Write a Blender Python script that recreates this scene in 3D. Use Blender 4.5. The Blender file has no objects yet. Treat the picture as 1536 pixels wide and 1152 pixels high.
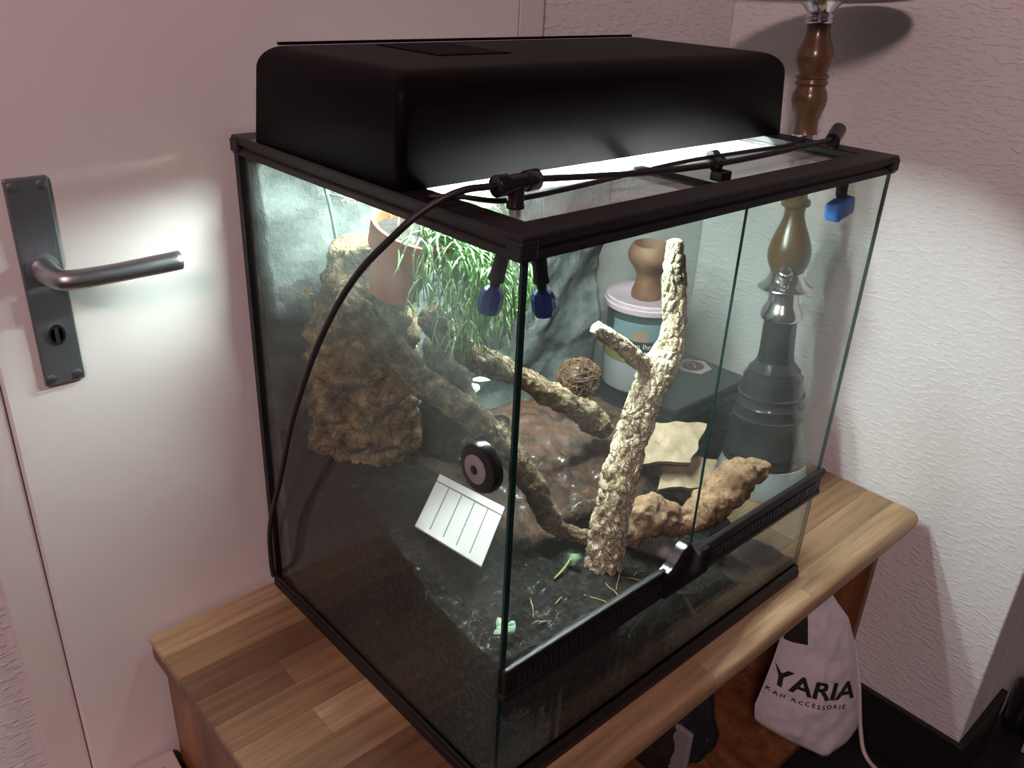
import bpy, bmesh, math, random
from mathutils import Vector, Matrix, noise, Euler

# ------------------------------------------------------------------ camera, world, lights, exposure
scene = bpy.context.scene
COL = scene.collection
random.seed(7)

cam_data = bpy.data.cameras.new('camera')
cam = bpy.data.objects.new('camera', cam_data)
COL.objects.link(cam)
cam.location = (-0.42242, -0.44020, 0.79440)
cam.rotation_euler = (1.115153, -0.045785, -0.738254)
cam_data.sensor_width = 36.0
cam_data.lens = 36.0 * 1288.1 / 1536.0
cam_data.clip_start = 0.02
scene.camera = cam

world = bpy.data.worlds.new('room_ambient')
scene.world = world
world.use_nodes = True
world.node_tree.nodes['Background'].inputs[0].default_value = (0.80, 0.60, 0.62, 1)
world.node_tree.nodes['Background'].inputs[1].default_value = 0.085

ld = bpy.data.lights.new('room_lamp', 'POINT')
ld.energy = 108.0
ld.color = (1.0, 0.665, 0.66)
ld.shadow_soft_size = 0.16
lo = bpy.data.objects.new('room_lamp', ld)
lo.location = (-1.50, -1.10, 1.85)
COL.objects.link(lo)

TUBE_STRENGTH = 810.0
TUBE_COLOR = (0.90, 1.0, 0.96)

vs = scene.view_settings
vs.view_transform = 'Standard'
vs.look = 'None'
vs.exposure = 0.0
vs.gamma = 1.0
vs.use_curve_mapping = False
try:
    scene.cycles.transparent_max_bounces = 32
    scene.cycles.max_bounces = 10
    scene.cycles.caustics_reflective = False
    scene.cycles.caustics_refractive = False
    scene.cycles.sample_clamp_indirect = 6.0
except Exception:
    pass

# ------------------------------------------------------------------ material helpers
def nt(name):
    m = bpy.data.materials.new(name)
    m.use_nodes = True
    t = m.node_tree
    for n in list(t.nodes):
        t.nodes.remove(n)
    out = t.nodes.new('ShaderNodeOutputMaterial')
    return m, t, out

def node(t, kind, **kw):
    n = t.nodes.new(kind)
    for k, v in kw.items():
        setattr(n, k, v)
    return n

def principled(name, color, rough=0.5, metal=0.0, bump=None, var=None, spec=0.5, trans=0.0, coat=0.0, sss=None):
    """bump=(scale, distance, stretch xyz, detail); var=(color2, scale, stretch, lo, hi)"""
    m, t, out = nt(name)
    b = node(t, 'ShaderNodeBsdfPrincipled')
    b.inputs['Base Color'].default_value = (*color, 1)
    b.inputs['Roughness'].default_value = rough
    b.inputs['Metallic'].default_value = metal
    b.inputs['Specular IOR Level'].default_value = spec
    b.inputs['Transmission Weight'].default_value = trans
    b.inputs['Coat Weight'].default_value = coat
    t.links.new(b.outputs[0], out.inputs[0])
    tc = node(t, 'ShaderNodeTexCoord')
    if var:
        c2, sc, st, lo_, hi_ = var
        mp = node(t, 'ShaderNodeMapping'); mp.inputs['Scale'].default_value = st
        nz = node(t, 'ShaderNodeTexNoise'); nz.inputs['Scale'].default_value = sc; nz.inputs['Detail'].default_value = 6
        rp = node(t, 'ShaderNodeValToRGB')
        rp.color_ramp.elements[0].position = lo_; rp.color_ramp.elements[0].color = (*color, 1)
        rp.color_ramp.elements[1].position = hi_; rp.color_ramp.elements[1].color = (*c2, 1)
        t.links.new(tc.outputs['Object'], mp.inputs[0]); t.links.new(mp.outputs[0], nz.inputs['Vector'])
        t.links.new(nz.outputs[0], rp.inputs[0]); t.links.new(rp.outputs[0], b.inputs['Base Color'])
    if bump:
        sc, di, st, de = bump
        mp = node(t, 'ShaderNodeMapping'); mp.inputs['Scale'].default_value = st
        nz = node(t, 'ShaderNodeTexNoise'); nz.inputs['Scale'].default_value = sc; nz.inputs['Detail'].default_value = de
        bp = node(t, 'ShaderNodeBump'); bp.inputs['Distance'].default_value = di; bp.inputs['Strength'].default_value = 1.0
        t.links.new(tc.outputs['Object'], mp.inputs[0]); t.links.new(mp.outputs[0], nz.inputs['Vector'])
        t.links.new(nz.outputs[0], bp.inputs['Height']); t.links.new(bp.outputs[0], b.inputs['Normal'])
    return m

def pane_material(name, tint, film=0.0, film_color=(0.75, 0.8, 0.78), scale=9.0, lo_=0.35, hi_=0.75, rise=None):
    """thin clear sheet: transparent + Schlick mirror, with a faint dirt / condensation film"""
    m, t, out = nt(name)
    lw = node(t, 'ShaderNodeLayerWeight'); lw.inputs[0].default_value = 0.5
    pw = node(t, 'ShaderNodeMath', operation='POWER'); pw.inputs[1].default_value = 5.0
    ma = node(t, 'ShaderNodeMath', operation='MULTIPLY_ADD'); ma.inputs[1].default_value = 0.6; ma.inputs[2].default_value = 0.013
    t.links.new(lw.outputs['Facing'], pw.inputs[0]); t.links.new(pw.outputs[0], ma.inputs[0])
    tr = node(t, 'ShaderNodeBsdfTransparent'); tr.inputs[0].default_value = (*tint, 1)
    gl = node(t, 'ShaderNodeBsdfGlossy'); gl.inputs['Roughness'].default_value = 0.0
    gl.inputs[0].default_value = (1, 1, 1, 1)
    mx = node(t, 'ShaderNodeMixShader')
    t.links.new(ma.outputs[0], mx.inputs[0]); t.links.new(tr.outputs[0], mx.inputs[1]); t.links.new(gl.outputs[0], mx.inputs[2])
    last = mx
    if film > 0:
        tc = node(t, 'ShaderNodeTexCoord')
        nz = node(t, 'ShaderNodeTexNoise'); nz.inputs['Scale'].default_value = scale; nz.inputs['Detail'].default_value = 5
        mr = node(t, 'ShaderNodeMapRange'); mr.inputs[1].default_value = lo_; mr.inputs[2].default_value = hi_
        mr.inputs[3].default_value = film * 0.35; mr.inputs[4].default_value = film
        df = node(t, 'ShaderNodeBsdfDiffuse'); df.inputs[0].default_value = (*film_color, 1)
        ts = node(t, 'ShaderNodeBsdfTranslucent'); ts.inputs[0].default_value = (*film_color, 1)
        m2 = node(t, 'ShaderNodeMixShader'); m2.inputs[0].default_value = 0.6
        m3 = node(t, 'ShaderNodeMixShader')
        t.links.new(tc.outputs['Object'], nz.inputs['Vector']); t.links.new(nz.outputs[0], mr.inputs[0])
        t.links.new(df.outputs[0], m2.inputs[1]); t.links.new(ts.outputs[0], m2.inputs[2])
        t.links.new(mr.outputs[0], m3.inputs[0]); t.links.new(mx.outputs[0], m3.inputs[1]); t.links.new(m2.outputs[0], m3.inputs[2])
        if rise:
            sx = node(t, 'ShaderNodeSeparateXYZ'); rr = node(t, 'ShaderNodeMapRange', interpolation_type='SMOOTHSTEP')
            rr.inputs[1].default_value = rise[0]; rr.inputs[2].default_value = rise[1]; rr.inputs[3].default_value = 0.06; rr.inputs[4].default_value = 1.0
            mu = node(t, 'ShaderNodeMath', operation='MULTIPLY')
            t.links.new(tc.outputs['Object'], sx.inputs[0]); t.links.new(sx.outputs[2], rr.inputs[0])
            t.links.new(mr.outputs[0], mu.inputs[0]); t.links.new(rr.outputs[0], mu.inputs[1]); t.links.new(mu.outputs[0], m3.inputs[0])
        last = m3
    t.links.new(last.outputs[0], out.inputs[0])
    return m

def bark_material(name, c_dark, c_mid, c_light, scale=60, rough=0.85, bump=0.004, wet=0.0, stretch=(1, 1, 1), crack=0.55, cscale=1.6, cwidth=0.12):
    m, t, out = nt(name)
    b = node(t, 'ShaderNodeBsdfPrincipled')
    b.inputs['Roughness'].default_value = rough
    b.inputs['Coat Weight'].default_value = wet
    b.inputs['Coat Roughness'].default_value = 0.12
    tc = node(t, 'ShaderNodeTexCoord')
    mp = node(t, 'ShaderNodeMapping'); mp.inputs['Scale'].default_value = stretch
    nz = node(t, 'ShaderNodeTexNoise'); nz.inputs['Scale'].default_value = scale; nz.inputs['Detail'].default_value = 8; nz.inputs['Roughness'].default_value = 0.65
    vo = node(t, 'ShaderNodeTexVoronoi', feature='DISTANCE_TO_EDGE'); vo.inputs['Scale'].default_value = scale * cscale
    wn = node(t, 'ShaderNodeTexNoise'); wn.inputs['Scale'].default_value = scale * 1.2
    vm = node(t, 'ShaderNodeVectorMath', operation='MULTIPLY_ADD'); vm.inputs[1].default_value = (0.03, 0.03, 0.03)
    rp = node(t, 'ShaderNodeValToRGB')
    rp.color_ramp.elements[0].position = 0.30; rp.color_ramp.elements[0].color = (*c_dark, 1)
    rp.color_ramp.elements[1].position = 0.72; rp.color_ramp.elements[1].color = (*c_light, 1)
    e = rp.color_ramp.elements.new(0.5); e.color = (*c_mid, 1)
    mr = node(t, 'ShaderNodeMapRange'); mr.inputs[1].default_value = 0.0; mr.inputs[2].default_value = cwidth; mr.inputs[3].default_value = 0.25; mr.inputs[4].default_value = 1.0
    mul = node(t, 'ShaderNodeMix', data_type='RGBA', blend_type='MULTIPLY'); mul.inputs[0].default_value = crack
    add = node(t, 'ShaderNodeMath', operation='MULTIPLY_ADD'); add.inputs[1].default_value = 0.9 * crack
    bp = node(t, 'ShaderNodeBump'); bp.inputs['Distance'].default_value = bump; bp.inputs['Strength'].default_value = 1.0
    L = t.links.new
    L(tc.outputs['Object'], mp.inputs[0]); L(mp.outputs[0], nz.inputs['Vector']); L(mp.outputs[0], wn.inputs['Vector'])
    L(wn.outputs['Color'], vm.inputs[0]); L(mp.outputs[0], vm.inputs[2]); L(vm.outputs[0], vo.inputs['Vector'])
    L(nz.outputs[0], rp.inputs[0]); L(vo.outputs['Distance'], mr.inputs[0])
    L(rp.outputs[0], mul.inputs[6]); L(mr.outputs[0], mul.inputs[7])
    L(mul.outputs[2], b.inputs['Base Color'])
    L(mr.outputs[0], add.inputs[0]); L(nz.outputs[0], add.inputs[2]); L(add.outputs[0], bp.inputs['Height']); L(bp.outputs[0], b.inputs['Normal'])
    L(b.outputs[0], out.inputs[0])
    return m

def wood_material(name, stops, grain=(3, 60, 60), rough=0.42, per_object=True):
    m, t, out = nt(name)
    b = node(t, 'ShaderNodeBsdfPrincipled'); b.inputs['Roughness'].default_value = rough
    tc = node(t, 'ShaderNodeTexCoord')
    mp = node(t, 'ShaderNodeMapping'); mp.inputs['Scale'].default_value = grain
    nz = node(t, 'ShaderNodeTexNoise'); nz.inputs['Scale'].default_value = 1.0; nz.inputs['Detail'].default_value = 8; nz.inputs['Roughness'].default_value = 0.6
    oi = node(t, 'ShaderNodeObjectInfo')
    ofs = node(t, 'ShaderNodeVectorMath', operation='ADD')
    sc = node(t, 'ShaderNodeVectorMath', operation='SCALE'); sc.inputs[0].default_value = (7, 3, 5)
    rp = node(t, 'ShaderNodeValToRGB')
    els = rp.color_ramp.elements
    els[0].position = stops[0][0]; els[0].color = (*stops[0][1], 1)
    els[1].position = stops[-1][0]; els[1].color = (*stops[-1][1], 1)
    for p_, c_ in stops[1:-1]:
        e = els.new(p_); e.color = (*c_, 1)
    mr = node(t, 'ShaderNodeMapRange'); mr.inputs[1].default_value = 0.3; mr.inputs[2].default_value = 0.7; mr.inputs[3].default_value = 0.55; mr.inputs[4].default_value = 1.15
    mul = node(t, 'ShaderNodeMix', data_type='RGBA', blend_type='MULTIPLY'); mul.inputs[0].default_value = 1.0
    L = t.links.new
    L(oi.outputs['Random'], sc.inputs['Scale']); L(tc.outputs['Object'], ofs.inputs[0]); L(sc.outputs[0], ofs.inputs[1])
    L(ofs.outputs[0], mp.inputs[0]); L(mp.outputs[0], nz.inputs['Vector'])
    if per_object:
        L(oi.outputs['Random'], rp.inputs[0])
    else:
        L(nz.outputs[0], rp.inputs[0])
    L(nz.outputs[0], mr.inputs[0]); L(rp.outputs[0], mul.inputs[6]); L(mr.outputs[0], mul.inputs[7]); L(mul.outputs[2], b.inputs['Base Color'])
    L(b.outputs[0], out.inputs[0])
    return m

def emission(name, color, strength):
    m, t, out = nt(name)
    e = node(t, 'ShaderNodeEmission'); e.inputs[0].default_value = (*color, 1); e.inputs[1].default_value = strength
    t.links.new(e.outputs[0], out.inputs[0])
    return m

def mesh_screen_material():
    m, t, out = nt('woven_steel_mesh')
    tc = node(t, 'ShaderNodeTexCoord')
    waves = []
    for d in ('X', 'Y'):
        w = node(t, 'ShaderNodeTexWave', wave_type='BANDS', bands_direction=d, wave_profile='SIN')
        w.inputs['Scale'].default_value = 150.0
        t.links.new(tc.outputs['Object'], w.inputs['Vector'])
        waves.append(w)
    mx = node(t, 'ShaderNodeMath', operation='MAXIMUM')
    t.links.new(waves[0].outputs['Fac'], mx.inputs[0]); t.links.new(waves[1].outputs['Fac'], mx.inputs[1])
    mr = node(t, 'ShaderNodeMapRange'); mr.inputs[1].default_value = 0.55; mr.inputs[2].default_value = 0.75; mr.inputs[3].default_value = 0.05; mr.inputs[4].default_value = 0.95
    t.links.new(mx.outputs[0], mr.inputs[0])
    tr = node(t, 'ShaderNodeBsdfTransparent')
    b = node(t, 'ShaderNodeBsdfPrincipled'); b.inputs['Base Color'].default_value = (0.66, 0.67, 0.66, 1); b.inputs['Roughness'].default_value = 0.5; b.inputs['Metallic'].default_value = 0.2
    mix = node(t, 'ShaderNodeMixShader')
    t.links.new(mr.outputs[0], mix.inputs[0]); t.links.new(tr.outputs[0], mix.inputs[1]); t.links.new(b.outputs[0], mix.inputs[2])
    t.links.new(mix.outputs[0], out.inputs[0])
    return m

M = {}
M['door'] = principled('white_door_paint', (0.80, 0.77, 0.76), 0.45, bump=(40, 0.0004, (1, 1, 1), 2))
M['trim'] = principled('white_trim_paint', (0.74, 0.68, 0.66), 0.45)
M['floor'] = principled('black_floor', (0.012, 0.011, 0.013), 0.4, var=((0.022, 0.02, 0.022), 6, (1, 1, 1), 0.4, 0.7))
M['baseboard'] = principled('black_baseboard', (0.012, 0.011, 0.012), 0.45)
M['black'] = principled('black_plastic', (0.008, 0.0065, 0.008), 0.45, bump=(500, 0.0003, (1, 1, 1), 2))
M['black_gloss'] = principled('glossy_black_plastic', (0.010, 0.009, 0.011), 0.22)
M['black_soft'] = principled('soft_black_rubber', (0.014, 0.013, 0.014), 0.5)
M['hood'] = principled('black_brown_hood_plastic', (0.0045, 0.0028, 0.0034), 0.5, bump=(900, 0.0002, (1, 1, 1), 2), spec=0.06)
M['reflector'] = principled('white_reflector', (0.85, 0.86, 0.86), 0.35)
M['steel'] = principled('brushed_steel', (0.46, 0.47, 0.50), 0.36, 1.0, bump=(300, 0.0003, (0.1, 0.1, 1), 2))
M['steel_plate'] = principled('grey_brushed_plate', (0.33, 0.36, 0.39), 0.42, 0.9, bump=(400, 0.0002, (1, 0.1, 0.1), 2))
M['chrome'] = principled('polished_chrome', (0.80, 0.78, 0.82), 0.16, 1.0)
M['pewter'] = principled('dark_pewter_metal', (0.10, 0.095, 0.11), 0.25, 0.85)
M['hookah_wood'] = principled('varnished_brown_wood', (0.105, 0.052, 0.022), 0.28, var=((0.175, 0.10, 0.042), 10, (1, 1, 0.25), 0.35, 0.7), coat=0.3)
M['clay'] = principled('terracotta', (0.47, 0.105, 0.045), 0.8, var=((0.54, 0.145, 0.070), 14, (1, 1, 1), 0.4, 0.7), bump=(120, 0.0005, (1, 1, 1), 4))
M['clay_bowl'] = principled('brown_clay', (0.15, 0.060, 0.032), 0.6, var=((0.22, 0.10, 0.058), 25, (1, 1, 1), 0.4, 0.65))
M['blue'] = principled('blue_nozzle_plastic', (0.010, 0.035, 0.19), 0.35)
M['blue_light'] = principled('sky_blue_nozzle_plastic', (0.05, 0.20, 0.62), 0.3)
M['brass'] = principled('brass', (0.55, 0.36, 0.14), 0.35, 1.0)
M['white_plastic'] = principled('white_plastic', (0.88, 0.90, 0.90), 0.25)
M['cable_white'] = principled('white_cable_sheath', (0.75, 0.68, 0.66), 0.45)
M['carton'] = principled('pale_carton', (0.66, 0.57, 0.54), 0.7)
M['ink'] = principled('dark_print', (0.02, 0.018, 0.022), 0.6)
M['bag'] = principled('white_carrier_bag_film', (0.74, 0.70, 0.75), 0.28, bump=(28, 0.004, (1, 1, 0.4), 4))
M['grass'] = principled('dry_straw', (0.50, 0.36, 0.16), 0.8)
M['leaf'] = principled('dusty_green_leaf', (0.34, 0.56, 0.38), 0.5, var=((0.55, 0.74, 0.58), 60, (1, 1, 1), 0.4, 0.7))
M['stem_green'] = principled('green_stem', (0.23, 0.30, 0.09), 0.5)
M['rhipsalis'] = principled('pale_green_cactus_stem', (0.27, 0.56, 0.19), 0.45, var=((0.52, 0.74, 0.42), 30, (1, 1, 1), 0.35, 0.7))
M['cord'] = principled('grey_green_cord', (0.10, 0.15, 0.15), 0.6)
M['pane_left'] = pane_material('hazy_side_glass', (0.93, 0.97, 0.95), film=0.048, film_color=(0.46, 0.60, 0.58), scale=7, rise=(0.11, 0.30))
M['pane'] = pane_material('clear_glass', (0.96, 0.98, 0.97), film=0.012, rise=(0.0, 0.1))
M['pane_right'] = pane_material('clear_side_glass', (0.91, 0.94, 0.93), film=0.020)
M['glass_edge'] = principled('green_glass_edge', (0.005, 0.030, 0.025), 0.2)
M['mesh'] = mesh_screen_material()
M['tube'] = emission('lit_fluorescent_tube', TUBE_COLOR, TUBE_STRENGTH)
M['soil'] = bark_material('wet_dark_soil', (0.003, 0.0033, 0.0033), (0.012, 0.011, 0.0095), (0.062, 0.050, 0.036), scale=130, rough=0.85, bump=0.010, wet=0.06, crack=0.0)
M['mound'] = bark_material('wet_brown_peat', (0.008, 0.005, 0.004), (0.055, 0.024, 0.012), (0.12, 0.058, 0.028), scale=60, rough=0.6, bump=0.005, wet=0.25, crack=0.0)
M['cork'] = bark_material('pale_cork_bark', (0.26, 0.18, 0.10), (0.60, 0.51, 0.34), (0.80, 0.73, 0.54), scale=60, bump=0.003, crack=0.70, cscale=2.4, cwidth=0.10, stretch=(1, 1, 0.8))
M['root'] = bark_material('weathered_root_wood', (0.030, 0.019, 0.011), (0.18, 0.125, 0.070), (0.50, 0.42, 0.27), scale=70, bump=0.005, crack=0.35)
M['trunk'] = bark_material('brown_cork_trunk', (0.05, 0.030, 0.015), (0.25, 0.170, 0.085), (0.56, 0.45, 0.26), scale=45, bump=0.008, crack=0.30)
M['darkwood'] = bark_material('wet_dark_wood', (0.008, 0.006, 0.005), (0.045, 0.030, 0.018), (0.14, 0.095, 0.055), scale=60, bump=0.006, wet=0.35, crack=0.2)
M['drift'] = bark_material('tan_driftwood', (0.07, 0.038, 0.020), (0.27, 0.165, 0.09), (0.44, 0.31, 0.19), scale=60, bump=0.005, crack=0.1)
M['slab'] = bark_material('flat_cork_piece', (0.17, 0.125, 0.08), (0.28, 0.22, 0.145), (0.38, 0.31, 0.21), scale=30, bump=0.002, crack=0.0)
M['slate'] = bark_material('grey_slate', (0.05, 0.055, 0.055), (0.13, 0.14, 0.14), (0.24, 0.25, 0.25), scale=20, bump=0.002, crack=0.0)
M['rock'] = bark_material('moulded_grey_rock_foam', (0.020, 0.028, 0.029), (0.066, 0.079, 0.078), (0.125, 0.138, 0.133), scale=18, rough=0.85, bump=0.010, crack=0.0)
M['nest'] = principled('brown_fibre', (0.13, 0.065, 0.030), 0.8)
M['plank'] = wood_material('worktop_wood_strip', [(0.0, (0.20, 0.105, 0.056)), (0.35, (0.32, 0.185, 0.098)), (0.65, (0.45, 0.285, 0.155)), (1.0, (0.58, 0.40, 0.235))], grain=(5, 90, 90))
M['panel'] = wood_material('cabinet_wood', [(0.3, (0.20, 0.075, 0.030)), (0.7, (0.30, 0.125, 0.050))], grain=(50, 30, 3), per_object=False)
M['core'] = wood_material('worktop_core', [(0.3, (0.15, 0.07, 0.035)), (0.7, (0.24, 0.12, 0.06))], grain=(4, 60, 60), per_object=False)
M['lid'] = principled('pale_pink_lid', (0.56, 0.40, 0.47), 0.4)
M['tub'] = principled('white_tub_plastic', (0.46, 0.42, 0.46), 0.4)
M['label_dark'] = principled('dark_printed_label', (0.03, 0.042, 0.045), 0.4, var=((0.07, 0.09, 0.095), 25, (1, 1, 1), 0.4, 0.7))
M['label_black'] = principled('black_warning_band', (0.016, 0.019, 0.022), 0.45)
M['label_skin'] = principled('skin_tone_print', (0.33, 0.19, 0.13), 0.45)
M['label_teal'] = principled('pale_blue_print', (0.16, 0.21, 0.235), 0.45)
M['label_yellow'] = principled('olive_yellow_band', (0.17, 0.155, 0.04), 0.45)
M['white_ink'] = principled('white_print', (0.75, 0.77, 0.77), 0.5)
M['box_black'] = principled('satin_black_box', (0.020, 0.020, 0.022), 0.3)
M['emblem'] = principled('cream_emblem_print', (0.50, 0.47, 0.43), 0.5)
M['emblem_red'] = principled('brown_red_emblem_print', (0.16, 0.05, 0.04), 0.5)
M['grey_disc'] = principled('grey_plastic_disc', (0.26, 0.26, 0.27), 0.5)
M['dark_fabric'] = principled('black_fabric', (0.010, 0.009, 0.011), 0.75, bump=(60, 0.004, (1, 1, 1), 4))
M['pale_box'] = principled('cream_box_board', (0.55, 0.46, 0.38), 0.6)
M['vase'] = principled('smoky_vase_glass', (0.055, 0.052, 0.06), 0.14, 0.3, coat=0.6)
M['foot'] = principled('frosted_vase_foot', (0.52, 0.55, 0.60), 0.25, 0.3)

def wallpaper():
    m, t, out = nt('woodchip_wallpaper')
    b = node(t, 'ShaderNodeBsdfPrincipled'); b.inputs['Base Color'].default_value = (0.76, 0.74, 0.74, 1); b.inputs['Roughness'].default_value = 0.75
    tc = node(t, 'ShaderNodeTexCoord')
    h = None
    mp = node(t, 'ShaderNodeMapping'); mp.inputs['Scale'].default_value = (0.55, 0.55, 1.5)
    n1 = node(t, 'ShaderNodeTexNoise'); n1.inputs['Scale'].default_value = 120; n1.inputs['Detail'].default_value = 3
    r1 = node(t, 'ShaderNodeMapRange'); r1.inputs[1].default_value = 0.50; r1.inputs[2].default_value = 0.64
    n2 = node(t, 'ShaderNodeTexNoise'); n2.inputs['Scale'].default_value = 260; n2.inputs['Detail'].default_value = 2
    ad = node(t, 'ShaderNodeMath', operation='MULTIPLY_ADD'); ad.inputs[1].default_value = 0.35
    bp = node(t, 'ShaderNodeBump'); bp.inputs['Distance'].default_value = 0.0008; bp.inputs['Strength'].default_value = 1.0
    L = t.links.new
    L(tc.outputs['Object'], mp.inputs[0]); L(mp.outputs[0], n1.inputs['Vector']); L(mp.outputs[0], n2.inputs['Vector'])
    L(n1.outputs[0], r1.inputs[0]); L(n2.outputs[0], ad.inputs[0]); L(r1.outputs[0], ad.inputs[2])
    L(ad.outputs[0], bp.inputs['Height']); L(bp.outputs[0], b.inputs['Normal']); L(b.outputs[0], out.inputs[0])
    return m
M['wall'] = wallpaper()

# ------------------------------------------------------------------ object helpers
ORIGIN = {}
def setp(o, label=None, cat=None, group=None, kind=None):
    if label: o['label'] = label
    if cat: o['category'] = cat
    if group: o['group'] = group
    if kind: o['kind'] = kind
    return o

def empty(name, loc, label=None, cat=None, group=None, kind=None):
    o = bpy.data.objects.new(name, None)
    o.empty_display_size = 0.02
    o.location = loc
    COL.objects.link(o)
    ORIGIN[o] = Vector(loc)
    return setp(o, label, cat, group, kind)

def mesh_obj(name, verts, faces, mat, parent=None, smooth=False, label=None, cat=None, group=None, kind=None, mat_idx=None):
    vs_ = [Vector(v) for v in verts]
    mn = Vector((min(v.x for v in vs_), min(v.y for v in vs_), min(v.z for v in vs_)))
    mxv = Vector((max(v.x for v in vs_), max(v.y for v in vs_), max(v.z for v in vs_)))
    org = Vector(((mn.x + mxv.x) / 2, (mn.y + mxv.y) / 2, mn.z))
    me = bpy.data.meshes.new(name)
    me.from_pydata([tuple(v - org) for v in vs_], [], faces)
    mats = mat if isinstance(mat, (list, tuple)) else [mat]
    for k in mats:
        me.materials.append(M[k])
    if mat_idx:
        for p_, i in zip(me.polygons, mat_idx):
            p_.material_index = i
    if smooth:
        for p_ in me.polygons:
            p_.use_smooth = True
    me.update()
    o = bpy.data.objects.new(name, me)
    COL.objects.link(o)
    ORIGIN[o] = org
    if parent:
        o.parent = parent
        o.location = org - ORIGIN[parent]
    else:
        o.location = org
    return setp(o, label, cat, group, kind)

def bm_obj(name, bm, mat, parent=None, smooth=False, **kw):
    bmesh.ops.recalc_face_normals(bm, faces=bm.faces)
    bm.verts.index_update()
    verts = [v.co.copy() for v in bm.verts]
    faces = [[v.index for v in f.verts] for f in bm.faces]
    idx = [f.material_index for f in bm.faces]
    sm = [f.smooth for f in bm.faces]
    bm.free()
    o = mesh_obj(name, verts, faces, mat, parent, smooth, mat_idx=idx, **kw)
    return o

def add_box(bm, x0, x1, y0, y1, z0, z1, bevel=0.0, seg=2, rot=None, piv=None):
    r = bmesh.ops.create_cube(bm, size=1.0)
    vv = r['verts']
    for v in vv:
        v.co = Vector(((x0 + x1) / 2 + v.co.x * (x1 - x0), (y0 + y1) / 2 + v.co.y * (y1 - y0), (z0 + z1) / 2 + v.co.z * (z1 - z0)))
    if bevel > 0:
        es = list({e for v in vv for e in v.link_edges})
        rr = bmesh.ops.bevel(bm, geom=es, offset=bevel, segments=seg, affect='EDGES', profile=0.5)
        vv = list({v for f in rr['faces'] for v in f.verts} | {v for v in vv if v.is_valid})
    if rot is not None:
        bmesh.ops.rotate(bm, verts=vv, cent=piv, matrix=rot)
    return vv

def box(name, x0, x1, y0, y1, z0, z1, mat, parent=None, bevel=0.0, seg=2, rot=None, piv=None, **kw):
    bm = bmesh.new()
    add_box(bm, x0, x1, y0, y1, z0, z1, bevel, seg, rot, piv)
    return bm_obj(name, bm, mat, parent, **kw)

def frame_axes(d):
    d = d.normalized()
    up = Vector((0, 0, 1)) if abs(d.z) < 0.9 else Vector((0, 1, 0))
    a = d.cross(up).normalized()
    return a, a.cross(d).normalized()

def lathe(name, prof, mat, parent=None, seg=40, base=(0, 0, 0), axis=(0, 0, 1), caps=True, scale=(1, 1), **kw):
    """prof: list of (height, radius) along the axis"""
    base = Vector(base); ax = Vector(axis).normalized()
    if abs(ax.z) > 0.9:
        a = Vector((1, 0, 0)); a = (a - ax * a.dot(ax)).normalized(); b = ax.cross(a)
    else:
        a, b = frame_axes(ax)
    verts, faces = [], []
    n = len(prof)
    for h, r in prof:
        for k in range(seg):
            t = 2 * math.pi * k / seg
            verts.append(base + ax * h + a * (r * math.cos(t) * scale[0]) + b * (r * math.sin(t) * scale[1]))
    for i in range(n - 1):
        for k in range(seg):
            k2 = (k + 1) % seg
            faces.append((i * seg + k, i * seg + k2, (i + 1) * seg + k2, (i + 1) * seg + k))
    if caps:
        if prof[0][1] > 1e-5:
            faces.append(tuple(reversed(range(seg))))
        if prof[-1][1] > 1e-5:
            faces.append(tuple(range((n - 1) * seg, n * seg)))
    o = mesh_obj(name, verts, faces, mat, parent, smooth=False, **kw)
    for p_ in o.data.polygons:
        p_.use_smooth = len(p_.vertices) == 4
    try:
        o.data.set_sharp_from_angle(angle=math.radians(50))
    except Exception:
        pass
    return o

def spline(pts, n):
    P = [Vector(p) for p in pts]
    P = [P[0] * 2 - P[1]] + P + [P[-1] * 2 - P[-2]]
    out = []
    segs = len(P) - 3
    for i in range(n):
        u = i / (n - 1) * segs
        k = min(int(u), segs - 1); t = u - k
        p0, p1, p2, p3 = P[k:k + 4]
        out.append(0.5 * ((2 * p1) + (p2 - p0) * t + (2 * p0 - 5 * p1 + 4 * p2 - p3) * t * t + (3 * p1 - p0 - 3 * p2 + p3) * t ** 3))
    return out

def interp(vals, t):
    u = t * (len(vals) - 1)
    k = min(int(u), len(vals) - 2)
    f = u - k
    return vals[k] * (1 - f) + vals[k + 1] * f

def tube_geo(pts, rads, seg=10, smooth_n=None, verts=None, faces=None):
    P = spline(pts, smooth_n) if smooth_n else [Vector(p) for p in pts]
    n = len(P)
    verts = [] if verts is None else verts
    faces = [] if faces is None else faces
    off = len(verts)
    prev = None
    for i, p in enumerate(P):
        d = (P[min(i + 1, n - 1)] - P[max(i - 1, 0)]).normalized()
        if prev is None:
            a, b = frame_axes(d)
        else:
            a = (prev - d * prev.dot(d)).normalized(); b = d.cross(a)
        prev = a
        r = interp(rads, i / (n - 1)) if isinstance(rads, (list, tuple)) else rads
        for k in range(seg):
            t = 2 * math.pi * k / seg
            verts.append(p + a * (r * math.cos(t)) + b * (r * math.sin(t)))
    for i in range(n - 1):
        for k in range(seg):
            k2 = (k + 1) % seg
            faces.append((off + i * seg + k, off + i * seg + k2, off + (i + 1) * seg + k2, off + (i + 1) * seg + k))
    faces.append(tuple(reversed(range(off, off + seg))))
    faces.append(tuple(range(off + (n - 1) * seg, off + n * seg)))
    return verts, faces

def tube(name, pts, rads, mat, parent=None, seg=12, n=60, **kw):
    v, f = tube_geo(pts, rads, seg, n)
    return mesh_obj(name, v, f, mat, parent, smooth=True, **kw)

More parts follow.
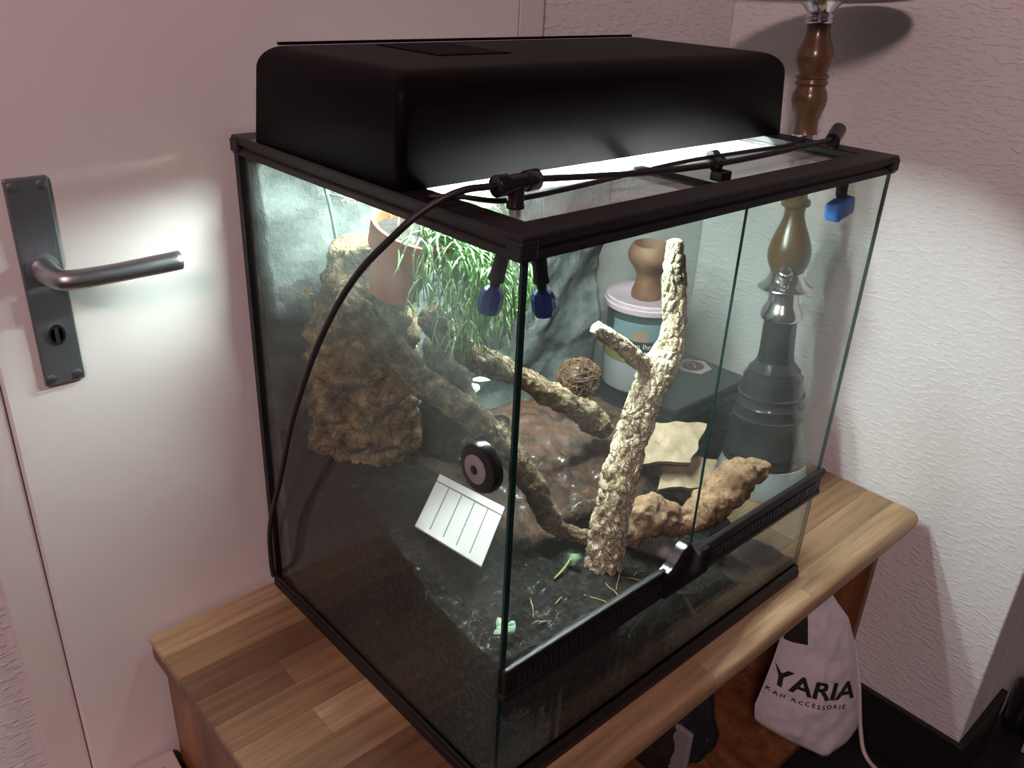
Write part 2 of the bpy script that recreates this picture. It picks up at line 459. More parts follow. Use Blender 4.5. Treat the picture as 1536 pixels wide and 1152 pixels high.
def bark_tube(name, pts, rads, mat, parent=None, seg=44, rings=130, amp=0.15, freq=28.0, plate=0.10, pfreq=55.0, squash=1.0, seed=0, lump=0.0, lfreq=14.0, **kw):
    """gnarled limb: amp / plate / lump are fractions of the local radius"""
    P = spline(pts, rings)
    verts, faces = [], []
    prev = None
    s = 0.0
    so = Vector((seed * 3.17, seed * 1.91, seed * 2.3))
    for i, p in enumerate(P):
        d = (P[min(i + 1, rings - 1)] - P[max(i - 1, 0)]).normalized()
        if i: s += (p - P[i - 1]).length
        if prev is None:
            a, b = frame_axes(d)
        else:
            a = (prev - d * prev.dot(d)).normalized(); b = d.cross(a)
        prev = a
        r0 = interp(rads, i / (rings - 1))
        endf = min(1.0, min(i, rings - 1 - i) / 3.0)
        endf = 0.35 + 0.65 * math.sqrt(endf)
        for k in range(seg):
            t = 2 * math.pi * k / seg
            dirv = a * math.cos(t) + b * math.sin(t) * squash
            q = p + dirv * r0
            nn = noise.fractal((q + so) * freq, 0.9, 2.0, 4)
            ll = noise.noise((q + so) * lfreq) if lump else 0.0
            pl = 0.0
            if plate:
                cyl = Vector((math.cos(t) * r0, math.sin(t) * r0, s * 0.55)) * pfreq + so
                cyl += Vector((noise.noise(cyl * 0.7), noise.noise(cyl * 0.7 + so), noise.noise(cyl * 0.7 - so))) * 0.5
                dd = noise.voronoi(cyl)[0]
                e = dd[1] - dd[0]
                pl = -1.0 if e < 0.06 else (-1.0 + (e - 0.06) / 0.18 if e < 0.24 else 0.0)
            rr = r0 * endf * (1 + amp * nn + lump * ll + plate * pl)
            verts.append(p + dirv * rr)
    for i in range(rings - 1):
        for k in range(seg):
            k2 = (k + 1) % seg
            faces.append((i * seg + k, i * seg + k2, (i + 1) * seg + k2, (i + 1) * seg + k))
    c0 = len(verts); verts.append(P[0])
    c1 = len(verts); verts.append(P[-1])
    for k in range(seg):
        k2 = (k + 1) % seg
        faces.append((k2, k, c0)); faces.append(((rings - 1) * seg + k, (rings - 1) * seg + k2, c1))
    return mesh_obj(name, verts, faces, mat, parent, smooth=True, **kw)

def lump_obj(name, center, size, mat, parent=None, freq=22.0, amp=0.35, plate=0.0, sub=5, seed=0, flat=None, **kw):
    bm = bmesh.new()
    bmesh.ops.create_icosphere(bm, subdivisions=sub, radius=1.0)
    so = Vector((seed * 2.1, seed * 1.3, seed * 4.7))
    for v in bm.verts:
        dirv = v.co.normalized()
        q = Vector((dirv.x * size[0], dirv.y * size[1], dirv.z * size[2]))
        nn = noise.fractal((q + so) * freq, 0.8, 2.0, 5)
        rg = 1 - abs(noise.noise((q + so) * freq * 1.8))
        f = 1 + amp * nn + plate * (rg - 0.6)
        q = q * f
        if flat is not None and q.z < flat:
            q.z = flat + (q.z - flat) * 0.1
        v.co = Vector(center) + q
    return bm_obj(name, bm, mat, parent, smooth=True, **kw)

def text_mesh(body, size, spacing=1.0, bold=0.0):
    cu = bpy.data.curves.new('lettering', 'FONT')
    cu.body = body; cu.size = size; cu.align_x = 'LEFT'; cu.space_character = spacing
    cu.resolution_u = 2; cu.offset = bold
    o = bpy.data.objects.new('lettering', cu)
    COL.objects.link(o)
    dg = bpy.context.evaluated_depsgraph_get()
    me = o.evaluated_get(dg).to_mesh()
    vs_ = [v.co.copy() for v in me.vertices]
    fs_ = [list(p_.vertices) for p_ in me.polygons]
    o.evaluated_get(dg).to_mesh_clear()
    bpy.data.objects.remove(o)
    bpy.data.curves.remove(cu)
    return vs_, fs_

# ------------------------------------------------------------------ the setting
FZ = -0.55
box('floor', -2.6, 2.6, -2.6, 0.62, FZ - 0.05, FZ, 'floor', kind='structure')
box('wall_back', -2.6, 1.06, 0.492, 0.62, FZ, 1.75, 'wall', kind='structure')
WX = 0.945
box('wall_right', WX, 1.06, -0.205, 0.492, FZ, 1.75, 'wall', kind='structure', bevel=0.002, seg=1)
box('wall_alcove', 1.06, 2.6, -0.205, -0.10, FZ, 1.75, 'wall', kind='structure')
box('baseboard_right', WX - 0.012, WX, -0.217, 0.492, FZ, -0.415, 'baseboard', kind='structure', bevel=0.002)
box('baseboard_alcove', WX, 1.146, -0.217, -0.205, FZ, -0.415, 'baseboard', kind='structure', bevel=0.002)

# door in the back wall
d = empty('door_1', (0.08, 0.485, FZ), kind='structure')
box('leaf', -0.265, 0.432, 0.479, 0.492, FZ + 0.006, 1.46, 'door', d, bevel=0.003)
plate = box('handle_plate', -0.2265, -0.1865, 0.4735, 0.479, 0.372, 0.590, 'steel_plate', d, bevel=0.0022, seg=3)
for sx in (-0.2195, -0.1935):
    for sz in (0.582, 0.380):
        s = lathe('screw', [(0, 0.0046), (0.0012, 0.0046), (0.0018, 0.003)], 'steel', plate, seg=16, base=(sx, 0.4735, sz), axis=(0, -1, 0))
lathe('keyhole', [(0, 0.0085), (0.0016, 0.0085), (0.0016, 0.0062), (-0.0, 0.006)], 'chrome', plate, seg=24, base=(-0.2065, 0.4735, 0.428), axis=(0, -1, 0), scale=(1.0, 1.35))
box('keyhole_slot', -0.2085, -0.2045, 0.4712, 0.4725, 0.418, 0.436, 'ink', plate)
lev = tube('lever', [(-0.2065, 0.4735, 0.4985), (-0.2065, 0.450, 0.4985), (-0.2035, 0.432, 0.4985), (-0.190, 0.425, 0.4985), (-0.150, 0.424, 0.4985), (-0.088, 0.425, 0.4995)],
           [0.0125, 0.0115, 0.0105, 0.0100, 0.0095, 0.0100], 'steel', d, seg=20, n=60)
lathe('lever_rose', [(0, 0.016), (0.002, 0.016), (0.003, 0.012)], 'steel_plate', d, seg=24, base=(-0.2065, 0.4735, 0.4985), axis=(0, -1, 0))
box('trim_1', -0.312, -0.266, 0.482, 0.492, FZ, 1.50, 'trim', kind='structure', bevel=0.003)
box('trim_2', 0.434, 0.482, 0.482, 0.492, FZ, 1.50, 'trim', kind='structure', bevel=0.003)
box('trim_3', -0.312, 0.482, 0.482, 0.492, 1.50, 1.55, 'trim', kind='structure', bevel=0.003)

# ------------------------------------------------------------------ sideboard
TX0, TX1, TY0, TY1, TT = -0.172, 0.913, -0.042, 0.472, 0.036
sb = empty('sideboard', (0.37, 0.22, FZ), 'low wooden sideboard with striped plank top carrying the glass terrarium', 'sideboard')
top = box('tabletop', TX0 + 0.002, TX1 - 0.002, TY0 + 0.046, TY1, -TT, -0.010, 'core', sb)
rows = 11
rw = (TY1 - TY0) / rows
nose = []
R_ = 0.015
for a_ in range(0, 7):
    t = math.pi / 2 * a_ / 6
    nose.append((R_ - R_ * math.sin(t), -R_ + R_ * math.cos(t)))
for a_ in range(0, 7):
    t = math.pi / 2 * a_ / 6
    nose.append((R_ - R_ * math.cos(t), -TT + R_ - R_ * math.sin(t)))
for r in range(rows):
    y0, y1 = TY0 + r * rw, TY0 + (r + 1) * rw - 0.0003
    x = TX0
    first = True
    while x < TX1 - 0.001:
        ln = random.uniform(0.22, 0.48)
        if first: ln *= random.uniform(0.3, 1.0); first = False
        x1 = min(x + ln, TX1)
        if TX1 - x1 < 0.09: x1 = TX1
        if r == 0:
            prof = [(y1, 0.0)] + [(TY0 + a_, b_) for a_, b_ in nose] + [(y1, -TT)]
            verts = [(x, p_[0], p_[1]) for p_ in prof] + [(x1 - 0.0003, p_[0], p_[1]) for p_ in prof]
            n_ = len(prof)
            faces = [tuple(reversed(range(n_))), tuple(range(n_, 2 * n_))] + [(i, (i + 1) % n_, n_ + (i + 1) % n_, n_ + i) for i in range(n_)]
            o = mesh_obj('plank', verts, faces, 'plank', top)
            for p_ in o.data.polygons: p_.use_smooth = len(p_.vertices) == 4
            o.data.set_sharp_from_angle(angle=math.radians(40))
        else:
            box('plank', x, x1 - 0.0003, y0, y1, -0.010, 0.0, 'plank', top, bevel=0.0003, seg=1)
        x = x1
box('side_panel', -0.160, -0.142, 0.0, 0.465, FZ, -TT, 'panel', sb, bevel=0.001)
box('side_panel', 0.888, 0.906, 0.0, 0.465, FZ, -TT, 'panel', sb, bevel=0.001)
box('back_panel', -0.142, 0.888, 0.458, 0.465, FZ + 0.07, -TT, 'panel', sb)
box('shelf', -0.142, 0.888, 0.0, 0.458, -0.488, -0.470, 'panel', sb, bevel=0.001)
box('plinth_board', -0.142, 0.888, 0.03, 0.045, FZ, -0.488, 'panel', sb)

# ------------------------------------------------------------------ terrarium
W, D_, H = 0.600, 0.465, 0.615
tk = empty('terrarium', (0.3, 0.23, 0.0), 'glass front-opening terrarium with black frame standing on the wooden sideboard', 'terrarium')
# base plinth
bm = bmesh.new()
add_box(bm, 0.0, W, 0.0, D_, 0.0, 0.014, 0.003)
add_box(bm, 0.002, W - 0.002, 0.002, D_ - 0.002, 0.012, 0.022, 0.002)
bm_obj('base', bm, 'black', tk)
# panes (sheet faces clear, rims green)
def pane(name, x0, x1, y0, y1, z0, z1, mat, parent):
    bm = bmesh.new()
    add_box(bm, x0, x1, y0, y1, z0, z1)
    dims = (x1 - x0, y1 - y0, z1 - z0)
    thin = dims.index(min(dims))
    bm.normal_update()
    for f in bm.faces:
        f.material_index = 0 if abs(f.normal[thin]) > 0.9 else 1
    return bm_obj(name, bm, [mat, 'glass_edge'], parent)
GT = 0.004
pane('side_pane', 0.004, 0.004 + GT, 0.005, 0.458, 0.022, 0.598, 'pane_left', tk)
pane('side_pane', 0.592, 0.592 + GT, 0.005, 0.458, 0.022, 0.598, 'pane_right', tk)
pane('back_pane', 0.008, 0.592, 0.454, 0.458, 0.022, 0.598, 'pane', tk)
pane('front_lower_pane', 0.008, 0.592, 0.006, 0.010, 0.022, 0.158, 'pane', tk)
dl = pane('glass_door', 0.010, 0.2994, 0.003, 0.0055, 0.186, 0.596, 'pane', tk)
dr = pane('glass_door', 0.3006, 0.590, 0.003, 0.0055, 0.186, 0.596, 'pane', tk)
# bottom glass
# black rear posts seen along the back edge of the side panes
box('corner_post', 0.000, 0.009, 0.452, 0.462, 0.02, 0.60, 'black', tk, bevel=0.001)
box('corner_post', 0.591, 0.600, 0.452, 0.462, 0.02, 0.60, 'black', tk, bevel=0.001)
box('edge_seal', 0.0042, 0.0092, 0.0032, 0.0060, 0.19, 0.596, 'glass_edge', tk)
box('edge_seal', 0.5908, 0.5958, 0.0032, 0.0060, 0.19, 0.596, 'glass_edge', tk)
# lower door bar with vents
bm = bmesh.new()
add_box(bm, 0.004, 0.596, -0.0045, 0.0025, 0.180, 0.1915, 0.002, 3)
add_box(bm, 0.006, 0.594, -0.002, 0.011, 0.153, 0.182, 0.002)
add_box(bm, 0.004, 0.596, -0.0035, 0.011, 0.150, 0.158, 0.002)
bar = bm_obj('door_sill', bm, 'black', tk)
for k in range(34):
    x = 0.335 + k * 0.0073
    box('vent_slot', x, x + 0.0042, -0.0032, -0.0018, 0.1615, 0.1755, 'box_black', bar)
for k in range(34):
    x = 0.022 + k * 0.0073
    box('vent_slot', x, x + 0.0042, -0.0032, -0.0018, 0.1615, 0.1755, 'box_black', bar)
# lock hump in the middle of the sill
verts, faces = [], []
N = 28
for i in range(N + 1):
    u = i / N
    x = 0.243 + u * 0.080
    hgt = 0.1905 + 0.024 * (math.sin(math.pi * min(1.0, u * 1.18)) ** 2 if u < 0.85 else math.sin(math.pi * min(1.0, 0.85 * 1.18)) ** 2 * (1 - (u - 0.85) / 0.15))
    for (yy, zz) in ((0.004, 0.152), (-0.010, 0.156), (-0.012, hgt - 0.008), (-0.008, hgt), (0.004, hgt)):
        verts.append((x, yy, zz))
for i in range(N):
    for k in range(4):
        faces.append((i * 5 + k, i * 5 + k + 1, (i + 1) * 5 + k + 1, (i + 1) * 5 + k))
    faces.append((i * 5 + 4, i * 5, (i + 1) * 5, (i + 1) * 5 + 4))
faces.append((0, 1, 2, 3, 4)); faces.append(tuple(N * 5 + k for k in (4, 3, 2, 1, 0)))
lk = mesh_obj('lock', verts, faces, 'black_gloss', tk, smooth=True)
lk.data.set_sharp_from_angle(angle=math.radians(45))
# top frame: ring of four rails with a groove
def ring(bm, o0, i0, z0, z1, ch=0.0015):
    def loop(off, z):
        yb = D_ - (off if off < 0.01 else off - 0.013)
        return [bm.verts.new((x, y, z)) for x, y in ((off, off), (W - off, off), (W - off, yb), (off, yb))]
    loops = [loop(o0, z0), loop(o0, z1 - ch), loop(o0 + ch, z1), loop(o0 + i0 - ch, z1), loop(o0 + i0, z1 - ch), loop(o0 + i0, z0)]
    for a_, b_ in zip(loops, loops[1:] + loops[:1]):
        for k in range(4):
            bm.faces.new((a_[k], a_[(k + 1) % 4], b_[(k + 1) % 4], b_[k]))
bm = bmesh.new()
ring(bm, 0.0, 0.034, 0.606, 0.6145)
ring(bm, 0.0035, 0.030, 0.600, 0.6065)
ring(bm, 0.0005, 0.030, 0.5945, 0.6015)
bm_obj('top_frame', bm, 'black', tk)
for (cx, cy) in ((0.0, 0.0), (W, 0.0), (0.0, D_), (W, D_)):
    box('frame_corner_cap', cx - 0.0018 if cx == 0 else cx - 0.016, cx + 0.016 if cx == 0 else cx + 0.0018,
        cy - 0.0018 if cy == 0 else cy - 0.016, cy + 0.016 if cy == 0 else cy + 0.0018, 0.5965, 0.611, 'black', tk, bevel=0.002)
# mesh screens in the top
for (x0, x1) in ((0.0345, 0.2955), (0.3105, 0.5655)):
    sc = mesh_obj('mesh_screen', [(x0, 0.0345, 0.6035), (x1, 0.0345, 0.6035), (x1, 0.443, 0.6035), (x0, 0.443, 0.6035)], [(0, 1, 2, 3)], 'mesh', tk)
    bm = bmesh.new()
    add_box(bm, x0, x1, 0.0345, 0.0385, 0.602, 0.6065, 0.001)
    add_box(bm, x0, x1, 0.440, 0.443, 0.602, 0.6065, 0.001)
    add_box(bm, x0, x0 + 0.004, 0.036, 0.441, 0.602, 0.6065, 0.001)
    add_box(bm, x1 - 0.004, x1, 0.036, 0.441, 0.602, 0.6065, 0.001)
    bm_obj('screen_rim', bm, 'black', sc)
box('centre_bar', 0.2955, 0.3105, 0.033, 0.444, 0.596, 0.6075, 'black', tk, bevel=0.001)
# cable inlets on the rear rail
for cx in (0.045, 0.53):
    v, f = tube_geo([(cx - 0.02, 0.448, 0.614), (cx - 0.018, 0.44, 0.620), (cx, 0.434, 0.621), (cx + 0.03, 0.434, 0.621), (cx + 0.045, 0.442, 0.620), (cx + 0.047, 0.45, 0.614)], 0.004, 8, 30)
    mesh_obj('cable_inlet', v, f, 'black', tk, smooth=True)

# ------------------------------------------------------------------ light hood
hd = empty('light_hood', (0.302, 0.288, 0.614), 'long black light hood with rounded top lying on the terrarium lid', 'light hood')
hx0, hx1, hy0, hy1, hz0, hz1 = 0.003, 0.602, 0.157, 0.420, 0.6148, 0.710
def round_rect(x0, x1, y0, y1, r, z, n_=5):
    pts = []
    for cx, cy, a0 in ((x1 - r, y0 + r, -90), (x1 - r, y1 - r, 0), (x0 + r, y1 - r, 90), (x0 + r, y0 + r, 180)):
        for k in range(n_ + 1):
            t = math.radians(a0 + 90 * k / n_)
            pts.append((cx + r * math.cos(t), cy + r * math.sin(t), z))
    return pts
levels = [(hz0, 0.0)]
RT = 0.024
for k in range(9):
    t = math.pi / 2 * k / 8
    levels.append((hz1 - RT + RT * math.sin(t), 0.0045 + RT * (1 - math.cos(t))))
verts, faces = [], []
for z, ins in levels:
    verts += round_rect(hx0 + ins, hx1 - ins, hy0 + ins * 1.15, hy1 - ins, max(0.004, 0.009 - 0.1 * ins), z)
n_ = len(verts) // len(levels)
for k in range(n_):            # rear slot added so lamp light reaches the lid strip behind the hood
    if verts[k][1] > hy1 - 0.004:
        verts[k] = (verts[k][0], verts[k][1], hz0 + 0.003)
for j in range(len(levels) - 1):
    for k in range(n_):
        k2 = (k + 1) % n_
        faces.append((j * n_ + k, j * n_ + k2, (j + 1) * n_ + k2, (j + 1) * n_ + k))
faces.append(tuple(range((len(levels) - 1) * n_, len(levels) * n_)))
hs = mesh_obj('housing', verts, faces, 'hood', hd, smooth=True)
hs.data.set_sharp_from_angle(angle=math.radians(35))
md = hs.modifiers.new('wall', 'SOLIDIFY'); md.thickness = 0.0025; md.offset = -1
# reflector inside
v, f = [], []
rprof = ((0.176, 0.640), (0.185, 0.672), (0.205, 0.684), (0.274, 0.684), (0.284, 0.630), (0.288, 0.630), (0.298, 0.684), (0.372, 0.684), (0.398, 0.672), (0.404, 0.645))  # centre ridge added to keep front tube light out of the rear slot
for x in (hx0 + 0.012, hx1 - 0.012):
    for (yy, zz) in rprof:
        v.append((x, yy, zz))
nr = len(rprof)
f = [(k, k + 1, nr + k + 1, nr + k) for k in range(nr - 1)] + [(0, 1, 2, 3, 4), (5, 6, 7, 8, 9), (nr, nr + 1, nr + 2, nr + 3, nr + 4), (nr + 5, nr + 6, nr + 7, nr + 8, nr + 9)]
mesh_obj('reflector', v, f, 'reflector', hd)
for yy, xa, xb in ((0.226, 0.080, 0.460), (0.335, 0.080, 0.420)):
    tb = lathe('fluorescent_tube', [(0, 0.008), (0.0, 0.0085), (xb - xa, 0.0085)], 'tube', hd, seg=16, base=(xa, yy, 0.655), axis=(1, 0, 0))
    for xx in (xa - 0.012, xb):
        lathe('end_cap', [(0, 0.0095), (0.012, 0.0095)], 'white_plastic', tb, seg=16, base=(xx, yy, 0.655), axis=(1, 0, 0))
# vent grille on top
for k in range(16):
    x = 0.13 + k * 0.006
    box('vent_rib', x, x + 0.0028, 0.265, 0.375, 0.7098, 0.7112, 'hood', hd)
box('back_lip', 0.03, 0.575, 0.400, 0.4045, 0.7095, 0.7125, 'hood', hd, bevel=0.0008)

# ------------------------------------------------------------------ misting system
t1 = empty('mist_nozzle', (0.066, 0.080, 0.60), 'tee-fed double mist nozzle with dark blue heads at the near left corner', 'mist nozzle', 'misting nozzles')
TZ = 0.631
lathe('tee_body', [(-0.024, 0.0085), (-0.0235, 0.009), (-0.011, 0.009), (-0.010, 0.0075), (0.010, 0.0075), (0.011, 0.009), (0.0235, 0.009), (0.024, 0.0085)], 'black_gloss', t1, seg=24, base=(0.066, 0.080, TZ), axis=(0.96, 0.02, 0.01))
lathe('tee_stem', [(0, 0.0072), (0.018, 0.0072), (0.019, 0.0078), (0.021, 0.0078)], 'black_gloss', t1, seg=24, base=(0.066, 0.080, TZ), axis=(0, 0, -1))
lathe('metal_collar', [(0, 0.0052), (0.010, 0.0052), (0.011, 0.004), (0.03, 0.004)], 'steel', t1, seg=20, base=(0.066, 0.080, TZ - 0.021), axis=(0, 0, -1))
for (px, py, ax_) in ((0.061, 0.081, (-0.15, 0.15, -1)), (0.079, 0.066, (0.12, -0.1, -1))):
    a_ = Vector(ax_).normalized()
    b_ = Vector((px, py, 0.590))
    hb = lathe('nozzle_stem', [(0, 0.0068), (0.040, 0.0068), (0.041, 0.0075), (0.045, 0.0075), (0.045, 0.0045), (0.054, 0.0045)], 'black_gloss', t1, seg=20, base=b_, axis=a_)
    hn = lathe('nozzle_head', [(0.050, 0.004), (0.054, 0.0088), (0.059, 0.0110), (0.070, 0.0110), (0.076, 0.0085), (0.078, 0.003)], 'blue', t1, seg=8, base=b_, axis=a_)
    for p_ in hn.data.polygons: p_.use_smooth = False
t2 = empty('mist_nozzle', (0.572, 0.070, 0.60), 'mist nozzle with light blue head at the far right corner of the lid', 'mist nozzle', 'misting nozzles')
lathe('elbow_body', [(-0.012, 0.0085), (0.004, 0.009), (0.016, 0.009), (0.017, 0.0075)], 'black_gloss', t2, seg=24, base=(0.572, 0.070, 0.628), axis=(0.90, 0.28, 0.30))
lathe('elbow_stem', [(0, 0.0072), (0.013, 0.0072)], 'black_gloss', t2, seg=20, base=(0.572, 0.070, 0.628), axis=(0, 0, -1))
lathe('brass_collar', [(0, 0.0055), (0.008, 0.0055), (0.009, 0.004), (0.05, 0.004)], 'brass', t2, seg=18, base=(0.572, 0.070, 0.615), axis=(0, 0, -1))
a_ = Vector((-0.05, -0.10, -1)).normalized()
lathe('nozzle_stem', [(0, 0.0068), (0.028, 0.0068), (0.030, 0.005), (0.036, 0.005)], 'black_gloss', t2, seg=20, base=(0.554, 0.040, 0.594), axis=a_)
box('nozzle_head', 0.530, 0.568, 0.024, 0.044, 0.541, 0.563, 'blue_light', t2, bevel=0.004, rot=Matrix.Rotation(math.radians(-12), 3, 'Y'), piv=(0.549, 0.034, 0.552))

hose_pts = [(0.043, 0.079, 0.6315), (0.012, 0.086, 0.630), (-0.014, 0.098, 0.6165), (-0.035, 0.1135, 0.5934), (-0.047, 0.156, 0.547), (-0.050, 0.212, 0.4728), (-0.046, 0.281, 0.364), (-0.030, 0.358, 0.2386), (-0.020, 0.417, 0.1346), (-0.014, 0.436, 0.060), (-0.006, 0.4490, 0.031), (-0.004, 0.456, 0.0262)]
tube('mist_hose', hose_pts, 0.0031, 'black_soft', seg=12, n=120, label='black mist hose arching from the tee down past the left glass', cat='hose', group='mist hoses')
tube('mist_hose', [(0.089, 0.0805, 0.6315), (0.14, 0.077, 0.628), (0.22, 0.070, 0.624), (0.31, 0.064, 0.622), (0.40, 0.061, 0.623), (0.50, 0.0625, 0.625), (0.560, 0.0665, 0.6255)], 0.0031, 'black_soft', seg=12, n=80,
     label='black mist hose running across the mesh lid to the far nozzle', cat='hose', group='mist hoses')
tube('lamp_cable', [(0.008, 0.128, 0.6172), (0.032, 0.112, 0.6172), (0.06, 0.100, 0.6125), (0.09, 0.098, 0.611), (0.16, 0.102, 0.611), (0.25, 0.112, 0.611), (0.36, 0.121, 0.6115), (0.47, 0.119, 0.611), (0.545, 0.113, 0.612), (0.572, 0.112, 0.6175), (0.585, 0.116, 0.6175)], 0.0024, 'black_soft', seg=10, n=80,
     label='thin black cable lying on the mesh lid behind the hose', cat='cable')
ck = empty('cable_clip', (0.37, 0.12, 0.61), 'small black knotted cable tie clip on the thin cable', 'clip')
lathe('clip_ring', [(-0.006, 0.0045), (-0.006, 0.006), (0.006, 0.006), (0.006, 0.0045)], 'black_gloss', ck, seg=18, base=(0.402, 0.1205, 0.6125), axis=(1, 0, 0))
for k in range(4):
    tube('clip_prong', [(0.394 + k * 0.006, 0.1165, 0.611), (0.393 + k * 0.006, 0.110, 0.6095), (0.391 + k * 0.006, 0.106, 0.607)], [0.0016, 0.0012, 0.0007], 'black_gloss', ck, seg=6, n=8)
hk = empty('hose_clip', (0.33, 0.064, 0.61), 'round black hose clip in the middle of the lid front rail', 'clip')
lathe('clip_collar', [(-0.005, 0.0036), (-0.004, 0.0066), (0.004, 0.0066), (0.005, 0.0036)], 'black_gloss', hk, seg=18, base=(0.325, 0.0635, 0.6222), axis=(1, 0, 0))
box('clip_foot', 0.318, 0.336, 0.050, 0.064, 0.6068, 0.6165, 'black_gloss', hk, bevel=0.001)

# ------------------------------------------------------------------ terrarium contents
# moulded rock wall
nx, nz_ = 110, 110
verts, faces = [], []
for j in range(nz_ + 1):
    for i in range(nx + 1):
        x = 0.010 + 0.580 * i / nx; z = 0.024 + 0.571 * j / nz_
        q = Vector((x * 1.0, 0.3, z))
        h = noise.fractal(q * 7, 0.9, 2.0, 5) * 0.012
        rg = 1 - abs(noise.noise(Vector((x * 6 + z * 4, 2.2, z * 9 - x * 3))))
        rg2 = 1 - abs(noise.noise(Vector((x * 14 - z * 6, 5.2, z * 22))))
        h += 0.020 * (rg - 0.75) + 0.007 * (rg2 - 0.75)
        y = 0.440 - 0.013 - max(-0.012, min(0.030, h))
        verts.append((x, y, z))
for j in range(nz_):
    for i in range(nx):
        a_ = j * (nx + 1) + i
        faces.append((a_, a_ + 1, a_ + nx + 2, a_ + nx + 1))
off = len(verts)
bnd = [i for i in range(nx + 1)] + [j * (nx + 1) + nx for j in range(1, nz_ + 1)] + [nz_ * (nx + 1) + i for i in range(nx - 1, -1, -1)] + [j * (nx + 1) for j in range(nz_ - 1, 0, -1)]
for b_ in bnd:
    verts.append((verts[b_][0], 0.4525, verts[b_][2]))
nb = len(bnd)
for k in range(nb):
    faces.append((bnd[(k + 1) % nb], bnd[k], off + k, off + (k + 1) % nb))
faces.append(tuple(off + k for k in range(nb)))
mesh_obj('rock_background', verts, faces, 'rock', smooth=True, label='grey moulded rock panel covering the back of the terrarium', cat='background panel')

def lerp_tab(tab, x):
    for (x0, v0), (x1, v1) in zip(tab, tab[1:]):
        if x <= x1:
            t = (x - x0) / (x1 - x0)
            return v0 + (v1 - v0) * max(0, t)
    return tab[-1][1]
FP = [(0, .192), (.06, .186), (.12, .172), (.2, .146), (.3, .118), (.4, .082), (.48, .052), (.54, .034), (.6, .028)]
BP = [(0, .262), (.1, .240), (.2, .205), (.3, .182), (.45, .176), (.52, .160), (.6, .130)]
def soil_h(x, y):
    t = min(1, max(0, (y - 0.09) / 0.17)); t = t * t * (3 - 2 * t)
    h = lerp_tab(FP, x) * (1 - t) + lerp_tab(BP, x) * t
    q = Vector((x, y, 0.4))
    h += 0.010 * noise.fractal(q * 16, 0.9, 2, 4) + 0.004 * noise.noise(q * 70) + 0.0022 * noise.noise(q * 160)
    h += 0.008 * math.exp(-(((x - 0.092) / 0.050) ** 2 + ((y - 0.175) / 0.06) ** 2))
    return max(0.024, h)
nx, ny = 150, 112
sx0, sx1, sy0, sy1 = 0.0085, 0.5915, 0.0105, 0.424
verts, faces, midx = [], [], []
for j in range(ny + 1):
    for i in range(nx + 1):
        x = sx0 + (sx1 - sx0) * i / nx; y = sy0 + (sy1 - sy0) * j / ny
        verts.append((x, y, soil_h(x, y)))
for j in range(ny):
    for i in range(nx):
        a_ = j * (nx + 1) + i
        faces.append((a_, a_ + 1, a_ + nx + 2, a_ + nx + 1))
        x = sx0 + (sx1 - sx0) * i / nx; y = sy0 + (sy1 - sy0) * j / ny
        midx.append(1 if (y + 0.05 * noise.noise(Vector((x * 12, y * 12, 1))) > 0.165 and x > 0.12) else 0)
off = len(verts)
bnd = [i for i in range(nx + 1)] + [j * (nx + 1) + nx for j in range(1, ny + 1)] + [ny * (nx + 1) + i for i in range(nx - 1, -1, -1)] + [j * (nx + 1) for j in range(ny - 1, 0, -1)]
for b_ in bnd: verts.append((verts[b_][0], verts[b_][1], 0.0225))
nb = len(bnd)
for k in range(nb):
    faces.append((bnd[(k + 1) % nb], bnd[k], off + k, off + (k + 1) % nb)); midx.append(0)
faces.append(tuple(off + k for k in range(nb))); midx.append(0)
mesh_obj('soil', verts, faces, ['soil', 'mound'], smooth=True, mat_idx=midx, label='dark damp soil and brown peat covering the terrarium floor', cat='soil', kind='stuff')

# big cork trunk in the back left corner
bark_tube('cork_log', [(0.086, 0.342, 0.18), (0.084, 0.347, 0.26), (0.088, 0.352, 0.36), (0.092, 0.350, 0.42), (0.090, 0.350, 0.470), (0.082, 0.352, 0.512)],
          [0.062, 0.063, 0.064, 0.060, 0.050, 0.030], 'trunk', seg=120, rings=190, amp=0.20, freq=34, plate=0.09, pfreq=62, lump=0.22, lfreq=22, seed=3,
          label='thick rough cork log standing upright in the back left corner', cat='log')
# branch running diagonally from the trunk to the front ground
bark_tube('gnarled_branch', [(0.038, 0.318, 0.470), (0.066, 0.285, 0.420), (0.098, 0.248, 0.372), (0.140, 0.215, 0.330), (0.168, 0.188, 0.290), (0.190, 0.155, 0.240), (0.222, 0.150, 0.180), (0.262, 0.135, 0.150), (0.285, 0.128, 0.138)],
          [0.016, 0.018, 0.0175, 0.017, 0.0165, 0.014, 0.013, 0.012, 0.010], 'root', seg=56, rings=230, amp=0.20, freq=50, plate=0.14, pfreq=90, lump=0.25, lfreq=18, seed=5,
          label='long gnarled branch sloping down from the cork log to the front soil', cat='branch', group='branches inside the terrarium')
bark_tube('gnarled_branch', [(0.130, 0.292, 0.435), (0.170, 0.275, 0.385), (0.215, 0.262, 0.352), (0.262, 0.255, 0.325), (0.310, 0.250, 0.288), (0.365, 0.250, 0.250), (0.410, 0.250, 0.214), (0.425, 0.250, 0.196)],
          [0.014, 0.016, 0.0155, 0.015, 0.016, 0.017, 0.019, 0.013], 'root', seg=56, rings=210, amp=0.24, freq=55, plate=0.12, pfreq=90, lump=0.25, lfreq=18, seed=9,
          label='dark gnarled branch reaching right from under the terracotta pot', cat='branch', group='branches inside the terrarium')
